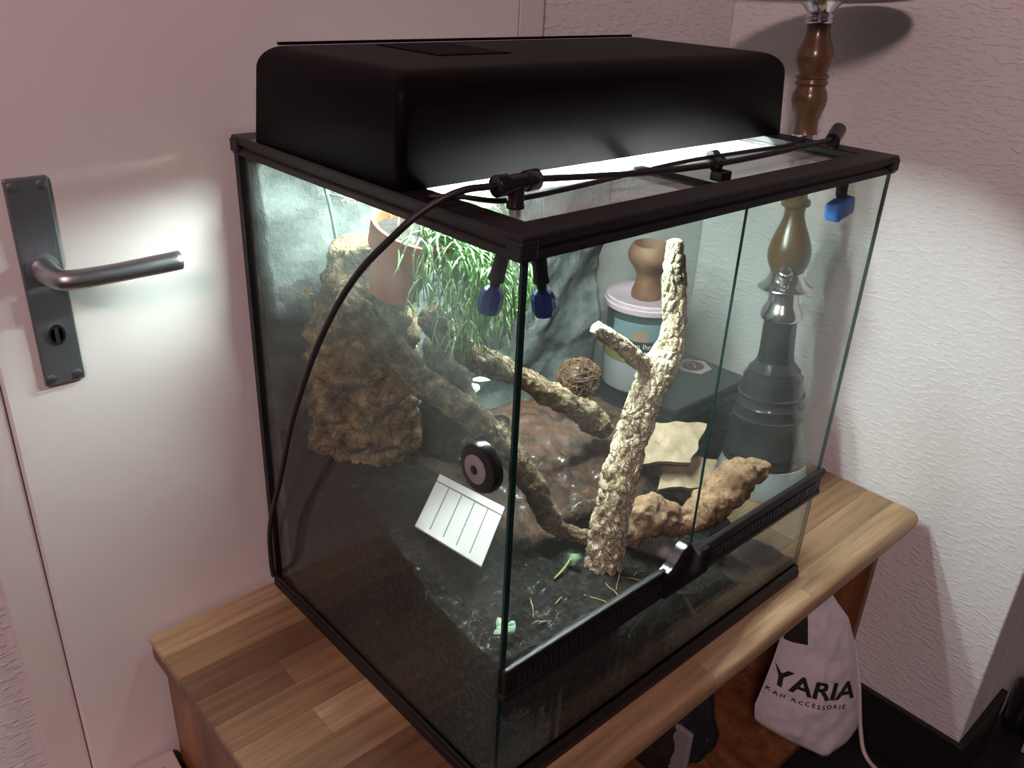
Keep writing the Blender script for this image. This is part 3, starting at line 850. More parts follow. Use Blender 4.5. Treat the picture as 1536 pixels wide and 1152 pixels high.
# stump between them
bark_tube('wood_stump', [(0.200, 0.330, 0.190), (0.195, 0.325, 0.250), (0.188, 0.322, 0.310), (0.182, 0.320, 0.350), (0.172, 0.318, 0.385)], [0.050, 0.040, 0.033, 0.028, 0.018], 'darkwood', seg=56, rings=80, amp=0.25, freq=25, plate=0.08, lump=0.25, lfreq=22, seed=14,
          label='dark wet stump under the pot between the two gnarled branches', cat='stump')
lump_obj('bark_chunk', (0.205, 0.255, 0.262), (0.030, 0.018, 0.020), 'root', freq=40, amp=0.5, plate=0.3, seed=21, label='flaky brown bark chunk wedged below the dark gnarled branch', cat='bark')
# roots by the front branch foot
bark_tube('ground_root', [(0.255, 0.175, 0.150), (0.285, 0.165, 0.166), (0.318, 0.160, 0.158), (0.345, 0.165, 0.140)], [0.010, 0.013, 0.012, 0.008], 'darkwood', seg=32, rings=60, amp=0.3, freq=50, plate=0.1, lump=0.3, lfreq=40, seed=17,
          label='short dark root arching over the soil behind the pale cork branch', cat='root')
# pale forked cork branch in front
cb = empty('cork_branch', (0.262, 0.098, 0.12), 'pale forked cork branch standing upright behind the glass doors', 'branch')
bark_tube('main_limb', [(0.2556, 0.093, 0.090), (0.2576, 0.094, 0.1292), (0.264, 0.098, 0.1762), (0.2794, 0.104, 0.2248), (0.2974, 0.110, 0.2715), (0.3158, 0.114, 0.3002), (0.3316, 0.118, 0.3298), (0.3514, 0.122, 0.3582), (0.3745, 0.127, 0.3779), (0.3883, 0.131, 0.4003), (0.3928, 0.138, 0.4384), (0.3921, 0.145, 0.4787), (0.3929, 0.150, 0.5117)],
          [0.0235, 0.0235, 0.0235, 0.0225, 0.0215, 0.0215, 0.0220, 0.0225, 0.0190, 0.0165, 0.0155, 0.0140, 0.0095], 'cork', cb, seg=84, rings=400, amp=0.07, freq=60, plate=0.17, pfreq=95, lump=0.16, lfreq=26, seed=1)
bark_tube('side_limb', [(0.3559, 0.124, 0.3544), (0.3233, 0.132, 0.3816), (0.2954, 0.142, 0.4059), (0.2732, 0.150, 0.4237), (0.2668, 0.153, 0.4292)],
          [0.0115, 0.0110, 0.0105, 0.0098, 0.0080], 'cork', cb, seg=56, rings=150, amp=0.10, freq=60, plate=0.16, pfreq=110, lump=0.12, lfreq=40, seed=2)
# driftwood on the right
bark_tube('driftwood', [(0.332, 0.128, 0.118), (0.348, 0.122, 0.150), (0.385, 0.112, 0.140), (0.430, 0.102, 0.122), (0.470, 0.094, 0.130), (0.520, 0.088, 0.150), (0.566, 0.080, 0.158), (0.580, 0.078, 0.155)],
          [0.018, 0.028, 0.023, 0.018, 0.026, 0.030, 0.020, 0.010], 'drift', seg=80, rings=170, amp=0.28, freq=45, plate=0.04, lump=0.48, lfreq=30, seed=31,
          label='knobbly tan driftwood root lying at the right front of the soil', cat='driftwood')
# cork flats
def slab(name, corners, thick, mat, label, cat, group, seed, bend=0.006):
    P = [Vector(c) for c in corners]
    n_ = 16
    nrm = (P[1] - P[0]).cross(P[3] - P[0]).normalized()
    if nrm.z < 0: nrm = -nrm
    verts, faces = [], []
    for sgn in (1, -1):
        for j in range(n_ + 1):
            for i in range(n_ + 1):
                u, v_ = i / n_, j / n_
                uu = u + 0.05 * noise.noise(Vector((v_ * 4, seed, u))); vv = v_ + 0.06 * noise.noise(Vector((u * 4, seed + 3, v_)))
                p = P[0].lerp(P[1], uu).lerp(P[3].lerp(P[2], uu), vv)
                p = p + nrm * (bend * math.sin(math.pi * u) + 0.003 * noise.noise(p * 60) + sgn * thick / 2)
                verts.append(p)
    m_ = (n_ + 1) ** 2
    for j in range(n_):
        for i in range(n_):
            a_ = j * (n_ + 1) + i
            faces.append((a_, a_ + 1, a_ + n_ + 2, a_ + n_ + 1)); faces.append((m_ + a_, m_ + a_ + n_ + 1, m_ + a_ + n_ + 2, m_ + a_ + 1))
    for i in range(n_):
        e = [(i, i + 1), ((n_ + 1) * n_ + i + 1, (n_ + 1) * n_ + i), ((i + 1) * (n_ + 1), i * (n_ + 1)), (i * (n_ + 1) + n_, (i + 1) * (n_ + 1) + n_)]
        for a_, b_ in e: faces.append((b_, a_, m_ + a_, m_ + b_))
    return mesh_obj(name, verts, faces, mat, smooth=False, label=label, cat=cat, group=group)
slab('cork_flat', [(0.437, 0.200, 0.156), (0.500, 0.150, 0.160), (0.575, 0.180, 0.186), (0.500, 0.240, 0.184)], 0.006, 'slab', 'beige curved cork flat leaning beside the pale forked branch', 'cork bark', 'cork flats', 4)
slab('cork_flat', [(0.452, 0.165, 0.128), (0.520, 0.128, 0.118), (0.570, 0.150, 0.140), (0.500, 0.195, 0.145)], 0.005, 'slab', 'small brownish cork flat tucked under the beige curved one', 'cork bark', 'cork flats', 8)
slab('slate_piece', [(0.335, 0.105, 0.112), (0.380, 0.070, 0.092), (0.410, 0.085, 0.100), (0.365, 0.122, 0.122)], 0.005, 'slate', 'thin grey slate piece on the soil right of the branch foot', 'stone', None, 12, 0.002)
# fibre nest
verts, faces = [], []
nc = Vector((0.452, 0.335, 0.240))
for k in range(170):
    u = random.uniform(0, 2 * math.pi); w_ = random.uniform(-1, 1)
    c_ = Vector((math.cos(u) * math.sqrt(1 - w_ * w_), math.sin(u) * math.sqrt(1 - w_ * w_), w_))
    tg = c_.cross(Vector((random.gauss(0, 1), random.gauss(0, 1), random.gauss(0, 1)))).normalized()
    pts = []
    ln = random.uniform(0.35, 0.8)
    for i in range(7):
        a_ = (i / 6 - 0.5) * 2 * ln
        q = c_ * math.cos(a_) + tg * math.sin(a_)
        rr = random.uniform(0.85, 1.08)
        pts.append(nc + Vector((q.x * 0.036, q.y * 0.030, q.z * 0.030)) * rr)
    tube_geo(pts, 0.0007, 4, None, verts, faces)
nest = empty('fibre_nest', nc - Vector((0, 0, 0.03)), 'round nest of brown fibres on the peat below the rock wall', 'nest')
mesh_obj('fibres', verts, faces, 'nest', nest, kind='stuff')
lump_obj('nest_core', nc, (0.031, 0.026, 0.026), 'darkwood', nest, sub=4, freq=50, amp=0.2)

# potted hanging cactus
pp = empty('potted_cactus', (0.125, 0.278, 0.445), 'terracotta pot with pale green hanging cactus wedged high on the cork log', 'potted plant')
pax = Vector((0.16, -0.30, 1.0)).normalized()
pb = Vector((0.090, 0.296, 0.464))
lathe('pot', [(0, 0.0), (0, 0.026), (0.054, 0.0355), (0.054, 0.0418), (0.080, 0.0450), (0.080, 0.0405), (0.066, 0.037), (0.062, 0.0)], 'clay', pp, seg=48, base=pb, axis=pax)
lathe('potting_soil', [(0.064, 0.0), (0.065, 0.0372), (0.072, 0.0365), (0.076, 0.0)], 'soil', pp, seg=32, base=pb, axis=pax)
rim = pb + pax * 0.076
def cactus_stem(seed):
    rnd = random.Random(seed)
    verts, faces = [], []
    ang = rnd.uniform(-1.75, 0.25)
    r0 = rnd.uniform(0.010, 0.036)
    out = Vector((math.cos(ang), math.sin(ang), 0))
    start = rim + out * r0
    def grow(p, d, depth, r):
        ln = rnd.uniform(0.013, 0.026) * (1.25 if depth < 2 else 1)
        pts = [p]
        dd = d.copy()
        for i in range(3):
            dd = (dd + Vector((0, 0, -0.09 - 0.035 * depth)) + Vector((rnd.gauss(0, .12), rnd.gauss(0, .12), rnd.gauss(0, .10)))).normalized()
            np_ = pts[-1] + dd * (ln / 3)
            np_.x = max(np_.x, 0.014)
            pts.append(np_)
        if pts[-1].z > 0.585:
            for q in pts: q.z = min(q.z, 0.585)
        tube_geo(pts, [r, r * 0.92, r], 5, None, verts, faces)
        if depth >= maxd: return
        kids = 2 if rnd.random() < (0.55 if depth < 4 else 0.4) else 1
        for k in range(kids):
            sp = 0.62 if kids == 2 else 0.30
            nd = (dd + Vector((rnd.gauss(0, sp), rnd.gauss(0, sp), rnd.gauss(-0.15, sp * 0.5)))).normalized()
            grow(pts[-1], nd, depth + 1, r * 0.96)
    maxd = rnd.choice((2, 3, 4, 4, 5, 6, 7, 8))
    d0 = (out * rnd.uniform(0.5, 1.0) + Vector((0, 0, rnd.uniform(0.2, 0.9)))).normalized()
    grow(start, d0, 0, 0.0012)
    return mesh_obj('stem', verts, faces, 'rhipsalis', pp, smooth=True)
for k in range(66):
    cactus_stem(100 + k)
# thin stake leaning from the pot rim to the rock wall
tube('plant_stake', [(0.105, 0.240, 0.553), (0.095, 0.330, 0.553), (0.083, 0.410, 0.550)], 0.0009, 'cable_white', seg=6, n=6, label='thin pale stake reaching from the pot rim to the rock wall', cat='stake')
# cord hanging on the rock wall
tube('wall_cord', [(0.078, 0.4235, 0.585), (0.080, 0.405, 0.55), (0.086, 0.400, 0.50), (0.094, 0.402, 0.46), (0.094, 0.405, 0.42)], 0.0022, 'cord', seg=8, n=40, label='thin grey cord hanging down the rock wall at the left', cat='cord')
# dried sprigs clinging to the rock wall
def sprig(c, n_, L_, label, seed):
    rnd = random.Random(seed)
    verts, faces = [], []
    for k in range(n_):
        d_ = Vector((rnd.gauss(0, 1), -abs(rnd.gauss(0, 0.4)), rnd.gauss(0, 1))).normalized()
        p0 = Vector(c) + Vector((rnd.gauss(0, L_ * .2), 0, rnd.gauss(0, L_ * .2)))
        tube_geo([p0, p0 + d_ * L_ * 0.6 + Vector((0, 0, 0.001)), p0 + d_ * L_ * rnd.uniform(0.8, 1.2)], [0.0013, 0.0011, 0.0005], 5, None, verts, faces)
    mesh_obj('dried_sprig', verts, faces, 'grass', label=label, cat='sprig', group='dried sprigs on the rock')
sprig((0.108, 0.402, 0.548), 16, 0.012, 'straw coloured dried sprig stuck high on the rock beside the cord', 3)
sprig((0.045, 0.404, 0.440), 9, 0.007, 'tiny tan dried sprig low on the rock left of the cork log', 4)
# leaf on a stalk lying on the soil
lf = empty('fallen_leaf', (0.215, 0.10, 0.145), 'round dusty green leaf on a stalk at the foot of the pale branch', 'leaf')
bm = bmesh.new()
cL = Vector((0.222, 0.112, soil_h(0.222, 0.112) + 0.016))
ring_v = []
ctr = bm.verts.new(cL + Vector((0, 0, 0.003)))
ux, uy = Vector((0.75, -0.62, 0.15)).normalized(), Vector((0.55, 0.60, 0.42)).normalized()
for k in range(18):
    t = 2 * math.pi * k / 18
    rr = 0.0115 * (1 - 0.12 * math.cos(t))
    ring_v.append(bm.verts.new(cL + ux * rr * math.cos(t) * 1.05 + uy * rr * math.sin(t) * 0.85 + Vector((0, 0, -0.0015 + 0.0012 * math.sin(3 * t)))))
for k in range(18): bm.faces.new((ctr, ring_v[k], ring_v[(k + 1) % 18]))
ex = bmesh.ops.solidify(bm, geom=bm.faces[:], thickness=0.0007)
bm_obj('blade', bm, 'leaf', lf, smooth=True)
sh = soil_h(0.170, 0.092)
tube('stalk', [tuple(cL - ux * 0.004), (0.197, 0.103, soil_h(0.197, 0.103) + 0.009), (0.170, 0.094, sh + 0.003)], [0.0012, 0.0018, 0.0012], 'stem_green', lf, seg=8, n=12)
# small plants
def seedling(c, n_, L_, label, seed, upright=0.9):
    rnd = random.Random(seed)
    e = empty('seedling', c, label, 'plant', 'small plants in the soil')
    for k in range(n_):
        a_ = 2 * math.pi * k / n_ + rnd.uniform(-.3, .3)
        d_ = Vector((math.cos(a_), math.sin(a_), rnd.uniform(0.4, 1.2) * upright)).normalized()
        Lk = L_ * rnd.uniform(0.6, 1.1)
        side = d_.cross(Vector((0, 0, 1))).normalized()
        verts = []
        prof = [0.08, 0.55, 1.0, 0.75, 0.05]
        c0 = Vector(c) + Vector((0, 0, L_ * 0.9 * k / n_))
        for i, w_ in enumerate(prof):
            p = c0 + d_ * Lk * i / 4 + Vector((0, 0, -0.25 * Lk * (i / 4) ** 2))
            for sgn in (-1, 1):
                verts.append(p + side * sgn * w_ * Lk * 0.26)
        n0 = len(verts)
        verts += [v_ + Vector((0, 0, -0.0005)) for v_ in verts]
        faces = []
        for i in range(4):
            faces.append((2 * i, 2 * i + 1, 2 * i + 3, 2 * i + 2)); faces.append((n0 + 2 * i + 1, n0 + 2 * i, n0 + 2 * i + 2, n0 + 2 * i + 3))
            faces.append((2 * i + 1, n0 + 2 * i + 1, n0 + 2 * i + 3, 2 * i + 3)); faces.append((n0 + 2 * i, 2 * i, 2 * i + 2, n0 + 2 * i + 2))
        mesh_obj('leaf_blade', verts, faces, 'leaf', e, smooth=True)
    tube('stalk', [tuple(c), tuple(Vector(c) + Vector((0.001, 0, L_ * 0.5))), tuple(Vector(c) + Vector((0, 0.001, L_)))], 0.0009, 'stem_green', e, seg=6, n=6)
seedling((0.035, 0.032, 0.192), 8, 0.020, 'small leafy seedling in the near left corner against the glass', 5)
seedling((0.245, 0.345, 0.270), 7, 0.030, 'small green fern like plant growing under the nozzles by the rock', 6, 0.5)
# straw bits on the soil
rs = random.Random(11)
spots = [(0.10, 0.060, 0.035, 0.9), (0.135, 0.050, 0.03, 0.3), (0.09, 0.035, 0.022, -0.4), (0.245, 0.060, 0.035, 0.6), (0.275, 0.055, 0.03, -0.2), (0.225, 0.05, 0.028, 1.4), (0.30, 0.07, 0.03, 0.2), (0.19, 0.045, 0.03, 2.2)]
names = ['bent straw on the dark soil near the left door corner', 'short straw between the door corner and the leaf stalk', 'curved straw close behind the left door glass', 'straw lying just in front of the pale branch foot', 'straw right of the pale branch foot', 'straw on the soil in front of the round leaf', 'straw beside the thin grey slate piece', 'straw on the soil below the leaf stalk']
for (x, y, L_, a_), lb in zip(spots, names):
    pts = []
    for i in range(5):
        u = (i / 4 - .5) * L_
        xx = x + math.cos(a_) * u; yy = max(0.013, y + math.sin(a_) * u)
        pts.append((xx, yy, soil_h(xx, yy) + 0.002 + 0.002 * math.sin(i * 1.3)))
    tube('straw', pts, 0.0006, 'grass', seg=5, n=9, label=lb, cat='straw', group='straws on the soil')
# white sheet added for an unexplained bright patch, tilted to catch the lamp
A_, B_, C_, Dd = Vector((.100, .221, .263)), Vector((.131, .143, .246)), Vector((.067, .107, .217)), Vector((.040, .188, .236))
ws = empty('bright_patch_plate', (A_ + B_ + C_ + Dd) / 4 - Vector((0, 0, 0.02)), 'white slotted plate added for a bright patch, tilted on the soil behind the left glass', 'bright patch')
nrm = (B_ - A_).cross(Dd - A_).normalized()
if nrm.z < 0: nrm = -nrm
def quad_slab(name, a, b, c, d_, th, mat, parent):
    v = [p + nrm * s for s in (th / 2, -th / 2) for p in (a, b, c, d_)]
    return mesh_obj(name, v, [(0, 1, 2, 3), (7, 6, 5, 4), (0, 4, 5, 1), (1, 5, 6, 2), (2, 6, 7, 3), (3, 7, 4, 0)], mat, parent)
quad_slab('patch_base', A_, B_, C_, Dd, 0.003, 'white_plastic', ws)
for k in range(1, 5):
    u = k / 5
    p0 = A_.lerp(B_, u); p1 = Dd.lerp(C_, u)
    e_ = (B_ - A_).normalized() * 0.0006
    s0 = p0.lerp(p1, 0.16) + nrm * 0.0019; s1 = p0.lerp(p1, 0.92) + nrm * 0.0019
    quad_slab('slot', s0 - e_, s0 + e_, s1 + e_, s1 - e_, 0.0006, 'grey_disc', ws)
p0 = A_.lerp(Dd, 0.14) + nrm * 0.0019; p1 = B_.lerp(C_, 0.14) + nrm * 0.0019; e_ = (Dd - A_).normalized() * 0.0007
quad_slab('slot', p0 - e_, p1 - e_, p1 + e_, p0 + e_, 0.0006, 'grey_disc', ws)
# round magnet holder on the outside of the left pane
mg = empty('magnet_disc', (-0.002, 0.036, 0.380), 'round black magnet with grey centre stuck on the left side glass', 'magnet')
lathe('body', [(0, 0.0235), (0.006, 0.0240), (0.010, 0.0225), (0.011, 0.018)], 'black_gloss', mg, seg=48, base=(0.004, 0.036, 0.402), axis=(-1, 0, 0))
lathe('grey_disc', [(0, 0.0135), (0.0016, 0.0135), (0.002, 0.0125)], 'grey_disc', mg, seg=36, base=(-0.007, 0.036, 0.402), axis=(-1, 0, 0))
lathe('hub', [(0, 0.0042), (0.0008, 0.0042), (0.0012, 0.0030)], 'black_gloss', mg, seg=20, base=(-0.009, 0.036, 0.402), axis=(-1, 0, 0))

# ------------------------------------------------------------------ behind the terrarium on the sideboard
# hookah
hb_, ht_ = Vector((0.790, 0.190, 0.001)), Vector((0.798, 0.245, 0.741))
hax = (ht_ - hb_).normalized()
hk_ = empty('hookah', hb_, 'tall hookah with turned wooden stem standing right of the terrarium', 'hookah')
def hl(name, prof, mat, seg=48):
    return lathe(name, prof, mat, hk_, seg=seg, base=hb_, axis=hax)
lathe('foot', [(0.0, 0.078), (0.006, 0.081), (0.030, 0.074), (0.051, 0.068)], 'foot', hk_, seg=48, base=(0.790, 0.1905, 0.0003))
hl('vase', [(0.047, 0.066), (0.0487, 0.0690), (0.0525, 0.0690), (0.055, 0.0665), (0.063, 0.0665), (0.0655, 0.0685), (0.069, 0.0685), (0.072, 0.066), (0.0897, 0.0653), (0.126, 0.0595), (0.128, 0.0610), (0.1305, 0.0610), (0.132, 0.0585), (0.148, 0.0560), (0.150, 0.0572), (0.152, 0.0556), (0.163, 0.0530), (0.1645, 0.0548), (0.168, 0.0548), (0.170, 0.0515), (0.192, 0.0485), (0.197, 0.0488), (0.206, 0.0420), (0.210, 0.0425), (0.2162, 0.0366), (0.2251, 0.0298)], 'vase')
hl('neck', [(0.2251, 0.0305), (0.228, 0.0295), (0.240, 0.0280), (0.2946, 0.0260)], 'pewter')
hl('collar', [(0.2940, 0.0265), (0.2955, 0.0300), (0.2999, 0.0330), (0.304, 0.0330), (0.3141, 0.0305), (0.322, 0.0255), (0.3284, 0.0236), (0.3444, 0.0236)], 'chrome')
hl('drip_plate', [(0.3444, 0.0240), (0.3460, 0.0400), (0.3490, 0.0432), (0.3515, 0.0420), (0.358, 0.0330), (0.3676, 0.0276), (0.3750, 0.0255)], 'chrome')
hl('lower_stem', [(0.3747, 0.0250), (0.379, 0.0268), (0.3836, 0.0290), (0.393, 0.0325), (0.4068, 0.0336), (0.420, 0.0310), (0.4371, 0.0250), (0.450, 0.0195), (0.462, 0.0158), (0.4720, 0.0152), (0.4763, 0.0165), (0.4800, 0.0222), (0.4870, 0.0222), (0.4905, 0.0165), (0.500, 0.0165), (0.505, 0.0215), (0.512, 0.0215), (0.516, 0.0170), (0.54, 0.0160)], 'hookah_wood')
hl('middle_ring', [(0.54, 0.0165), (0.575, 0.0170), (0.578, 0.0185), (0.586, 0.0185)], 'chrome')
hl('upper_stem', [(0.586, 0.0180), (0.592, 0.0165), (0.6050, 0.0172), (0.615, 0.0200), (0.625, 0.0240), (0.6348, 0.0258), (0.645, 0.0240), (0.652, 0.0205), (0.6545, 0.0205), (0.656, 0.0232), (0.659, 0.0236), (0.662, 0.0215), (0.6633, 0.0215), (0.665, 0.0236), (0.668, 0.0236), (0.671, 0.0198), (0.678, 0.0225), (0.690, 0.0262), (0.6954, 0.0264), (0.705, 0.0240), (0.7168, 0.0192), (0.728, 0.0164), (0.738, 0.0168)], 'hookah_wood')
hl('top_collar', [(0.738, 0.0170), (0.7400, 0.0192), (0.7430, 0.0196), (0.7445, 0.0175), (0.746, 0.0192), (0.750, 0.0192), (0.7520, 0.0170), (0.760, 0.0230), (0.766, 0.0300)], 'chrome')
hl('ash_plate', [(0.7655, 0.0290), (0.7660, 0.0300), (0.7650, 0.060), (0.7665, 0.120), (0.7690, 0.132), (0.7700, 0.132), (0.7680, 0.120), (0.7668, 0.0290)], 'chrome', 64)
pa = (hb_ + hax * 0.352)
lathe('hose_port', [(0.0, 0.0085), (0.028, 0.0085), (0.030, 0.0115), (0.040, 0.0120), (0.042, 0.0090), (0.050, 0.0090), (0.051, 0.0070)], 'chrome', hk_, seg=24, base=pa + Vector((-0.012, -0.006, 0.0)), axis=(-0.62, -0.25, 0.75))

# black ribbed box
bb = empty('ribbed_box', (0.735, 0.36, 0.0), 'black ribbed box with a hexagon emblem on its lid behind the hookah', 'box')
box('body', 0.634, 0.840, 0.280, 0.462, 0.0, 0.148, 'box_black', bb, bevel=0.003)
box('lid', 0.631, 0.843, 0.277, 0.465, 0.140, 0.150, 'box_black', bb, bevel=0.003)
for k in range(7):
    z0 = 0.010 + k * 0.0185
    box('rib', 0.6305, 0.6345, 0.284, 0.458, z0, z0 + 0.009, 'box_black', bb, bevel=0.001)
    box('rib', 0.640, 0.836, 0.2765, 0.2805, z0, z0 + 0.009, 'box_black', bb, bevel=0.001)
def poly_plate(name, c, r, n_, z, th, mat, parent, rot=0.0, sy=1.0):
    v = []
    for zz in (z, z + th):
        for k in range(n_):
            t = rot + 2 * math.pi * k / n_
            v.append((c[0] + r * math.cos(t), c[1] + r * sy * math.sin(t), zz))
    f = [tuple(reversed(range(n_))), tuple(range(n_, 2 * n_))] + [(k, (k + 1) % n_, n_ + (k + 1) % n_, n_ + k) for k in range(n_)]
    return mesh_obj(name, v, f, mat, parent)
em = poly_plate('emblem', (0.800, 0.368), 0.034, 6, 0.1502, 0.0004, 'emblem', bb)
poly_plate('emblem_centre', (0.800, 0.368), 0.021, 24, 0.1507, 0.0004, 'emblem_red', em, sy=0.9)
v, f = tube_geo([(0.792, 0.376, 0.1513), (0.800, 0.380, 0.1513), (0.806, 0.372, 0.1513), (0.800, 0.364, 0.1513), (0.794, 0.360, 0.1513)], 0.0016, 6, 24)
mesh_obj('emblem_swirl', v, f, 'emblem', em, smooth=True)

# tobacco tub with pink lid
tcx, tcy, tz, tr = 0.676, 0.397, 0.1502, 0.068
tu = empty('tobacco_tub', (tcx, tcy, tz), 'round white tub with pale pink lid and dark warning picture label', 'tub')
lathe('tub_body', [(0, tr * 0.90), (0.003, tr * 0.93), (0.148, tr * 0.97)], 'tub', tu, seg=56, base=(tcx, tcy, tz))
lathe('lid', [(0.142, tr * 0.98), (0.142, tr * 1.02), (0.150, tr * 1.03), (0.151, tr), (0.157, tr), (0.1585, tr * 0.97), (0.1565, tr * 0.94), (0.1565, 0.0)], 'lid', tu, seg=56, base=(tcx, tcy, tz))
def cyl_patch(name, a0, a1, z0, z1, off_, mat, parent, n_=20):
    v, f = [], []
    for rr in (0.0, 0.0005):
        for i in range(n_ + 1):
            a_ = a0 + (a1 - a0) * i / n_
            for zz in (z0, z1):
                r_ = tr * (0.93 + 0.04 * (zz - tz - 0.003) / 0.145) + 0.0003 + off_ + rr
                v.append((tcx + r_ * math.cos(a_), tcy + r_ * math.sin(a_), zz))
    m_ = 2 * (n_ + 1)
    for i in range(n_):
        f.append((m_ + 2 * i, m_ + 2 * i + 2, m_ + 2 * i + 3, m_ + 2 * i + 1)); f.append((2 * i, 2 * i + 1, 2 * i + 3, 2 * i + 2))
        f.append((2 * i, 2 * i + 2, m_ + 2 * i + 2, m_ + 2 * i)); f.append((2 * i + 1, m_ + 2 * i + 1, m_ + 2 * i + 3, 2 * i + 3))
    f.append((0, m_, m_ + 1, 1)); f.append((2 * n_, 2 * n_ + 1, m_ + 2 * n_ + 1, m_ + 2 * n_))
    return mesh_obj(name, v, f, mat, parent, smooth=False)
AC = math.atan2(-0.44 - tcy, -0.42 - tcx)      # faces the room
lab = cyl_patch('warning_label', AC - 1.20, AC + 0.70, tz + 0.094, tz + 0.139, 0.0, 'label_dark', tu)
cyl_patch('picture', AC - 0.80, AC + 0.55, tz + 0.098, tz + 0.128, 0.0006, 'label_teal', lab)
cyl_patch('picture', AC - 0.22, AC + 0.14, tz + 0.097, tz + 0.114, 0.0012, 'label_skin', lab)
cyl_patch('warning_band', AC - 1.20, AC + 0.70, tz + 0.070, tz + 0.095, 0.0004, 'label_black', tu)
cyl_patch('colour_band', AC - 1.25, AC + 0.75, tz + 0.054, tz + 0.070, 0.0, 'label_yellow', tu)
def cyl_text(body, size, a_start, z0, off_, mat, parent, name):
    vs_, fs_ = text_mesh(body, size)
    v = []
    for q in vs_:
        a_ = a_start + q.x / tr
        r_ = tr * (0.93 + 0.04 * (z0 + q.y - tz - 0.003) / 0.145) + off_
        v.append((tcx + r_ * math.cos(a_), tcy + r_ * math.sin(a_), z0 + q.y))
    return mesh_obj(name, v, fs_, mat, parent)
cyl_text('kann Ihr', 0.0125, AC - 0.36, tz + 0.0848, 0.0019, 'white_ink', tu, 'lettering')
cyl_text('ungeborenes Kind t', 0.0125, AC - 0.72, tz + 0.0735, 0.0019, 'white_ink', tu, 'lettering')
# clay bowl on the tub
lathe('clay_bowl', [(0.0, 0.0), (0.0, 0.0245), (0.0037, 0.0258), (0.011, 0.025), (0.0202, 0.0222), (0.0313, 0.0195), (0.0405, 0.02), (0.0497, 0.025), (0.0589, 0.0325), (0.0672, 0.0372), (0.0754, 0.0378), (0.0828, 0.035), (0.0883, 0.0325), (0.0906, 0.0305), (0.0883, 0.0285), (0.0782, 0.027), (0.0644, 0.018), (0.0607, 0.0)],
      'clay_bowl', seg=56, base=(tcx - 0.010, tcy - 0.006, tz + 0.1568), label='brown clay hookah bowl standing on the pink tub lid', cat='bowl')

# ------------------------------------------------------------------ under and around the sideboard
# carrier bag hanging from the front edge
hang = Vector((0.672, -0.004, -0.040))
bdir = Vector((0.7071, -0.7071, 0)); bn = Vector((-0.7071, -0.7071, 0))
outline = [(0.0, -0.010, 0.012), (0.05, -0.018, 0.018), (0.10, -0.030, 0.030), (0.20, -0.036, 0.058), (0.35, -0.040, 0.080), (0.50, -0.044, 0.094), (0.65, -0.050, 0.106), (0.78, -0.056, 0.118), (0.88, -0.050, 0.124), (0.95, -0.010, 0.118), (1.0, 0.040, 0.100)]
BAGH = 0.345
def bag_pt(u, v_, side):
    """u 0..1 across, v 0..1 down, side +1 front -1 back"""
    for (t0, l0, r0), (t1, l1, r1) in zip(outline, outline[1:]):
        if v_ <= t1 + 1e-9:
            k = (v_ - t0) / (t1 - t0)
            l, r = l0 + (l1 - l0) * k, r0 + (r1 - r0) * k
            break
    s = l + (r - l) * u
    bulge = math.sin(math.pi * u) ** 0.7 * (0.006 + 0.026 * math.sin(math.pi * min(1, v_ * 0.62 + 0.05)))
    p = hang + bdir * s + Vector((0, 0, -BAGH * v_))
    wr = 0.0045 * noise.noise(Vector((s * 40, v_ * 9, side * 3.0))) + 0.0025 * noise.noise(Vector((s * 90, v_ * 25, side)))
    wr *= math.sin(math.pi * u) ** 0.5
    return p + bn * (side * bulge + wr)
bag = empty('carrier_bag', hang + Vector((0, 0, -BAGH)), 'white plastic carrier bag with black print hanging below the sideboard top', 'bag')
nu, nv = 30, 44
verts, faces = [], []
for side in (1, -1):
    for j in range(nv + 1):
        for i in range(nu + 1):
            verts.append(bag_pt(i / nu, j / nv, side))
m_ = (nu + 1) * (nv + 1)
for j in range(nv):
    for i in range(nu):
        a_ = j * (nu + 1) + i
        faces.append((a_, a_ + nu + 1, a_ + nu + 2, a_ + 1)); faces.append((m_ + a_, m_ + a_ + 1, m_ + a_ + nu + 2, m_ + a_ + nu + 1))
for i in range(nu):
    a_ = nv * (nu + 1) + i
    faces.append((a_, m_ + a_, m_ + a_ + 1, a_ + 1))
mesh_obj('bag_body', verts, faces, 'bag', bag, smooth=True)
def bag_text(body, size, u0, v0, name, spacing=1.0, skew=0.0, sub=None):
    vs_, fs_ = text_mesh(body, size, spacing, size * 0.022)
    v = []
    for q in vs_:
        vv = v0 - (q.y - skew * q.x) / BAGH
        k = u0 + q.x
        for (t0, l0, r0), (t1, l1, r1) in zip(outline, outline[1:]):
            if vv <= t1 + 1e-9:
                w_ = (vv - t0) / (t1 - t0); l, r = l0 + (l1 - l0) * w_, r0 + (r1 - r0) * w_
                break
        u = min(0.985, max(0.015, (k - l) / (r - l)))
        v.append(bag_pt(u, vv, 1) + bn * 0.0028)
    return mesh_obj(name, v, fs_, 'ink', bag)
bag_text('YARIA', 0.051, -0.046, 0.585, 'lettering', 0.98, 0.14)
bag_text('KAH ACCESSORIE', 0.0115, -0.048, 0.645, 'lettering', 1.5, 0.12)
